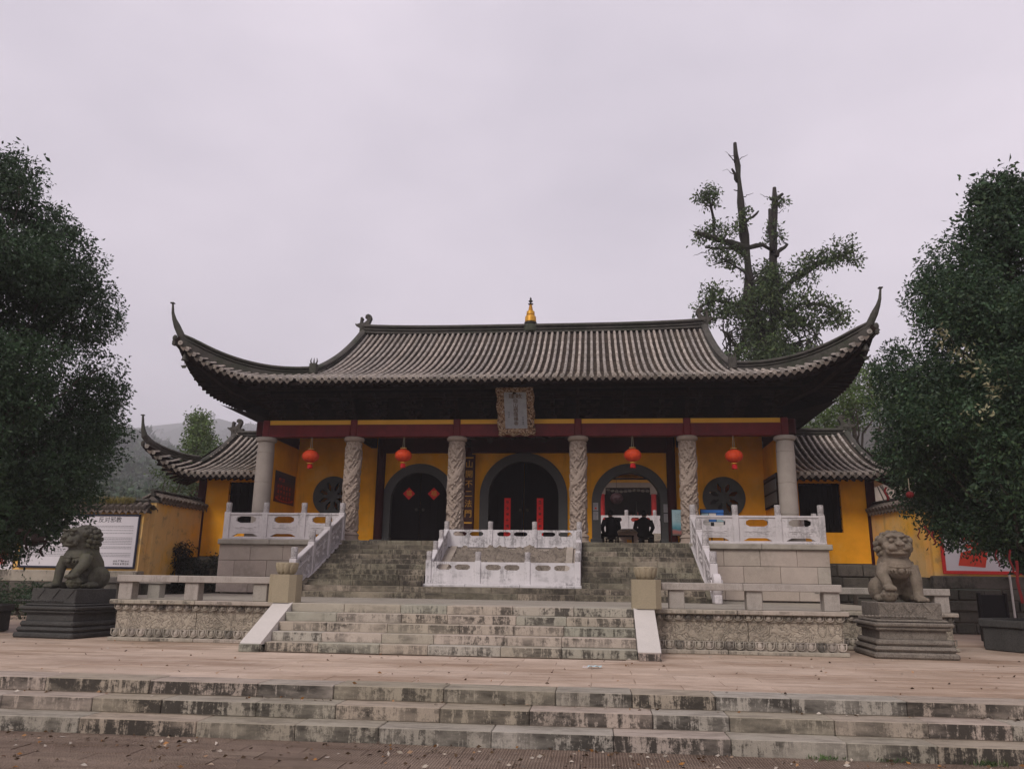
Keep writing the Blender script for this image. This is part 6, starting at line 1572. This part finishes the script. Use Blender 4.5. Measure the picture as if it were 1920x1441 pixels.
# ------------------------------------------------------------------ hills, far forest, haze
def hz(x, y):
    d = math.hypot(x-2.4, y+24.9)
    a = math.atan2(x-2.4, y+24.9)
    b = 18*cl01((d-90)/160)**1.4+138*cl01((d-230)/600)**1.1+190*cl01((d-800)/800)**1.1
    b *= .86+.16*math.sin(a*5.3+.6)+.10*math.sin(a*11+d*.004)+.08*math.sin(x*.021)*math.sin(y*.017+1)
    return 1.5+b
ns = 70; nr_ = 60; V = []; F = []
for i in range(nr_+1):
    d = 75+(2300-75)*(i/nr_)**1.8
    for j in range(ns+1):
        a = -1.15+2.3*j/ns; x = 2.4+d*math.sin(a); y = -24.9+d*math.cos(a); V.append((x, y, hz(x, y)-(2.5 if i == 0 else 0)))
for i in range(nr_):
    for j in range(ns): k = i*(ns+1)+j; F.append((k, k+1, k+ns+2, k+ns+1))
mb = MB(); mb.V = V; mb.F = F
tag(mb.build('hills', plain('hillside scrub', (.035,.05,.03), .4, .05, .95, 0), smooth=True, fix=False), kind='structure')
rng = np.random.default_rng(33); allv = []
def woods(n, d0, d1, a0, a1, h, q, leaf, po=1.0):
    for _ in range(n):
        d = d0+(d1-d0)*rng.random()**po; a = rng.uniform(a0, a1); x = 2.4+d*math.sin(a); y = -24.9+d*math.cos(a); z = hz(x, y); hh = h*rng.uniform(.7, 1.3)
        k = q; u = unit(k, rng); u[:, 2] = np.abs(u[:, 2])*1.0-.25*rng.random(k)
        wdt = hh*rng.uniform(.34, .5); P = np.array([x, y, z+hh*.42])+u*np.array([wdt, wdt, hh*.55])*(.55+.45*rng.random((k, 1)))
        D = u+unit(k, rng)*.8; allv.append(leaves_at(P, D, leaf*hh/10, rng, .8, .2))
woods(230, 95, 270, -.85, -.25, 11, 700, .62); woods(100, 95, 270, .25, .8, 11, 450, .75)
woods(1100, 250, 760, -.85, -.15, 12, 150, 1.45); woods(400, 250, 760, .15, .8, 12, 110, 1.7); woods(2600, 600, 1500, -.85, .8, 14, 36, 3.2)
woods(1500, 600, 1300, -.50, -.18, 13, 44, 2.4)
FV = np.concatenate(allv); tag(link_mesh('forest', np_mesh('forest', FV-np.array((0, 300, 0)), 4, ML_forest), (0, 300, 0)), 'misty wooded hillside beyond the temple', 'forest', kind='stuff')
e = empty('distant_hall', (20.3, 30, 3), 'grey roofed hall glimpsed through trees behind the wing', 'building')
MB().box(15.5, 25, 30, 36, 3, 9.6).build('wall', M_block, e)
MB().sweep([(20.2, 28.6, 9.3), (20.2, 30.5, 10.3), (20.2, 33, 12.6), (20.2, 35.5, 10.3), (20.2, 37.4, 9.3)], [(-5.6,-.12),(5.6,-.12),(5.6,.12),(-5.6,.12)]).build('roof', M_farroof, e)
hm = bpy.data.materials.new('haze'); hm.use_nodes = True; hm.node_tree.nodes.clear()
_o = hm.node_tree.nodes.new('ShaderNodeOutputMaterial'); _v = hm.node_tree.nodes.new('ShaderNodeVolumePrincipled')
_v.inputs['Color'].default_value = (.96, .94, .98, 1); _v.inputs['Density'].default_value = .0007; _v.inputs['Anisotropy'].default_value = .0
hm.node_tree.links.new(_v.outputs[0], _o.inputs['Volume'])
tag(MB().box(-2500, 2500, -300, 2600, -1.5, 400).build('haze', hm), 'pale mist filling the valley', 'haze', kind='stuff')
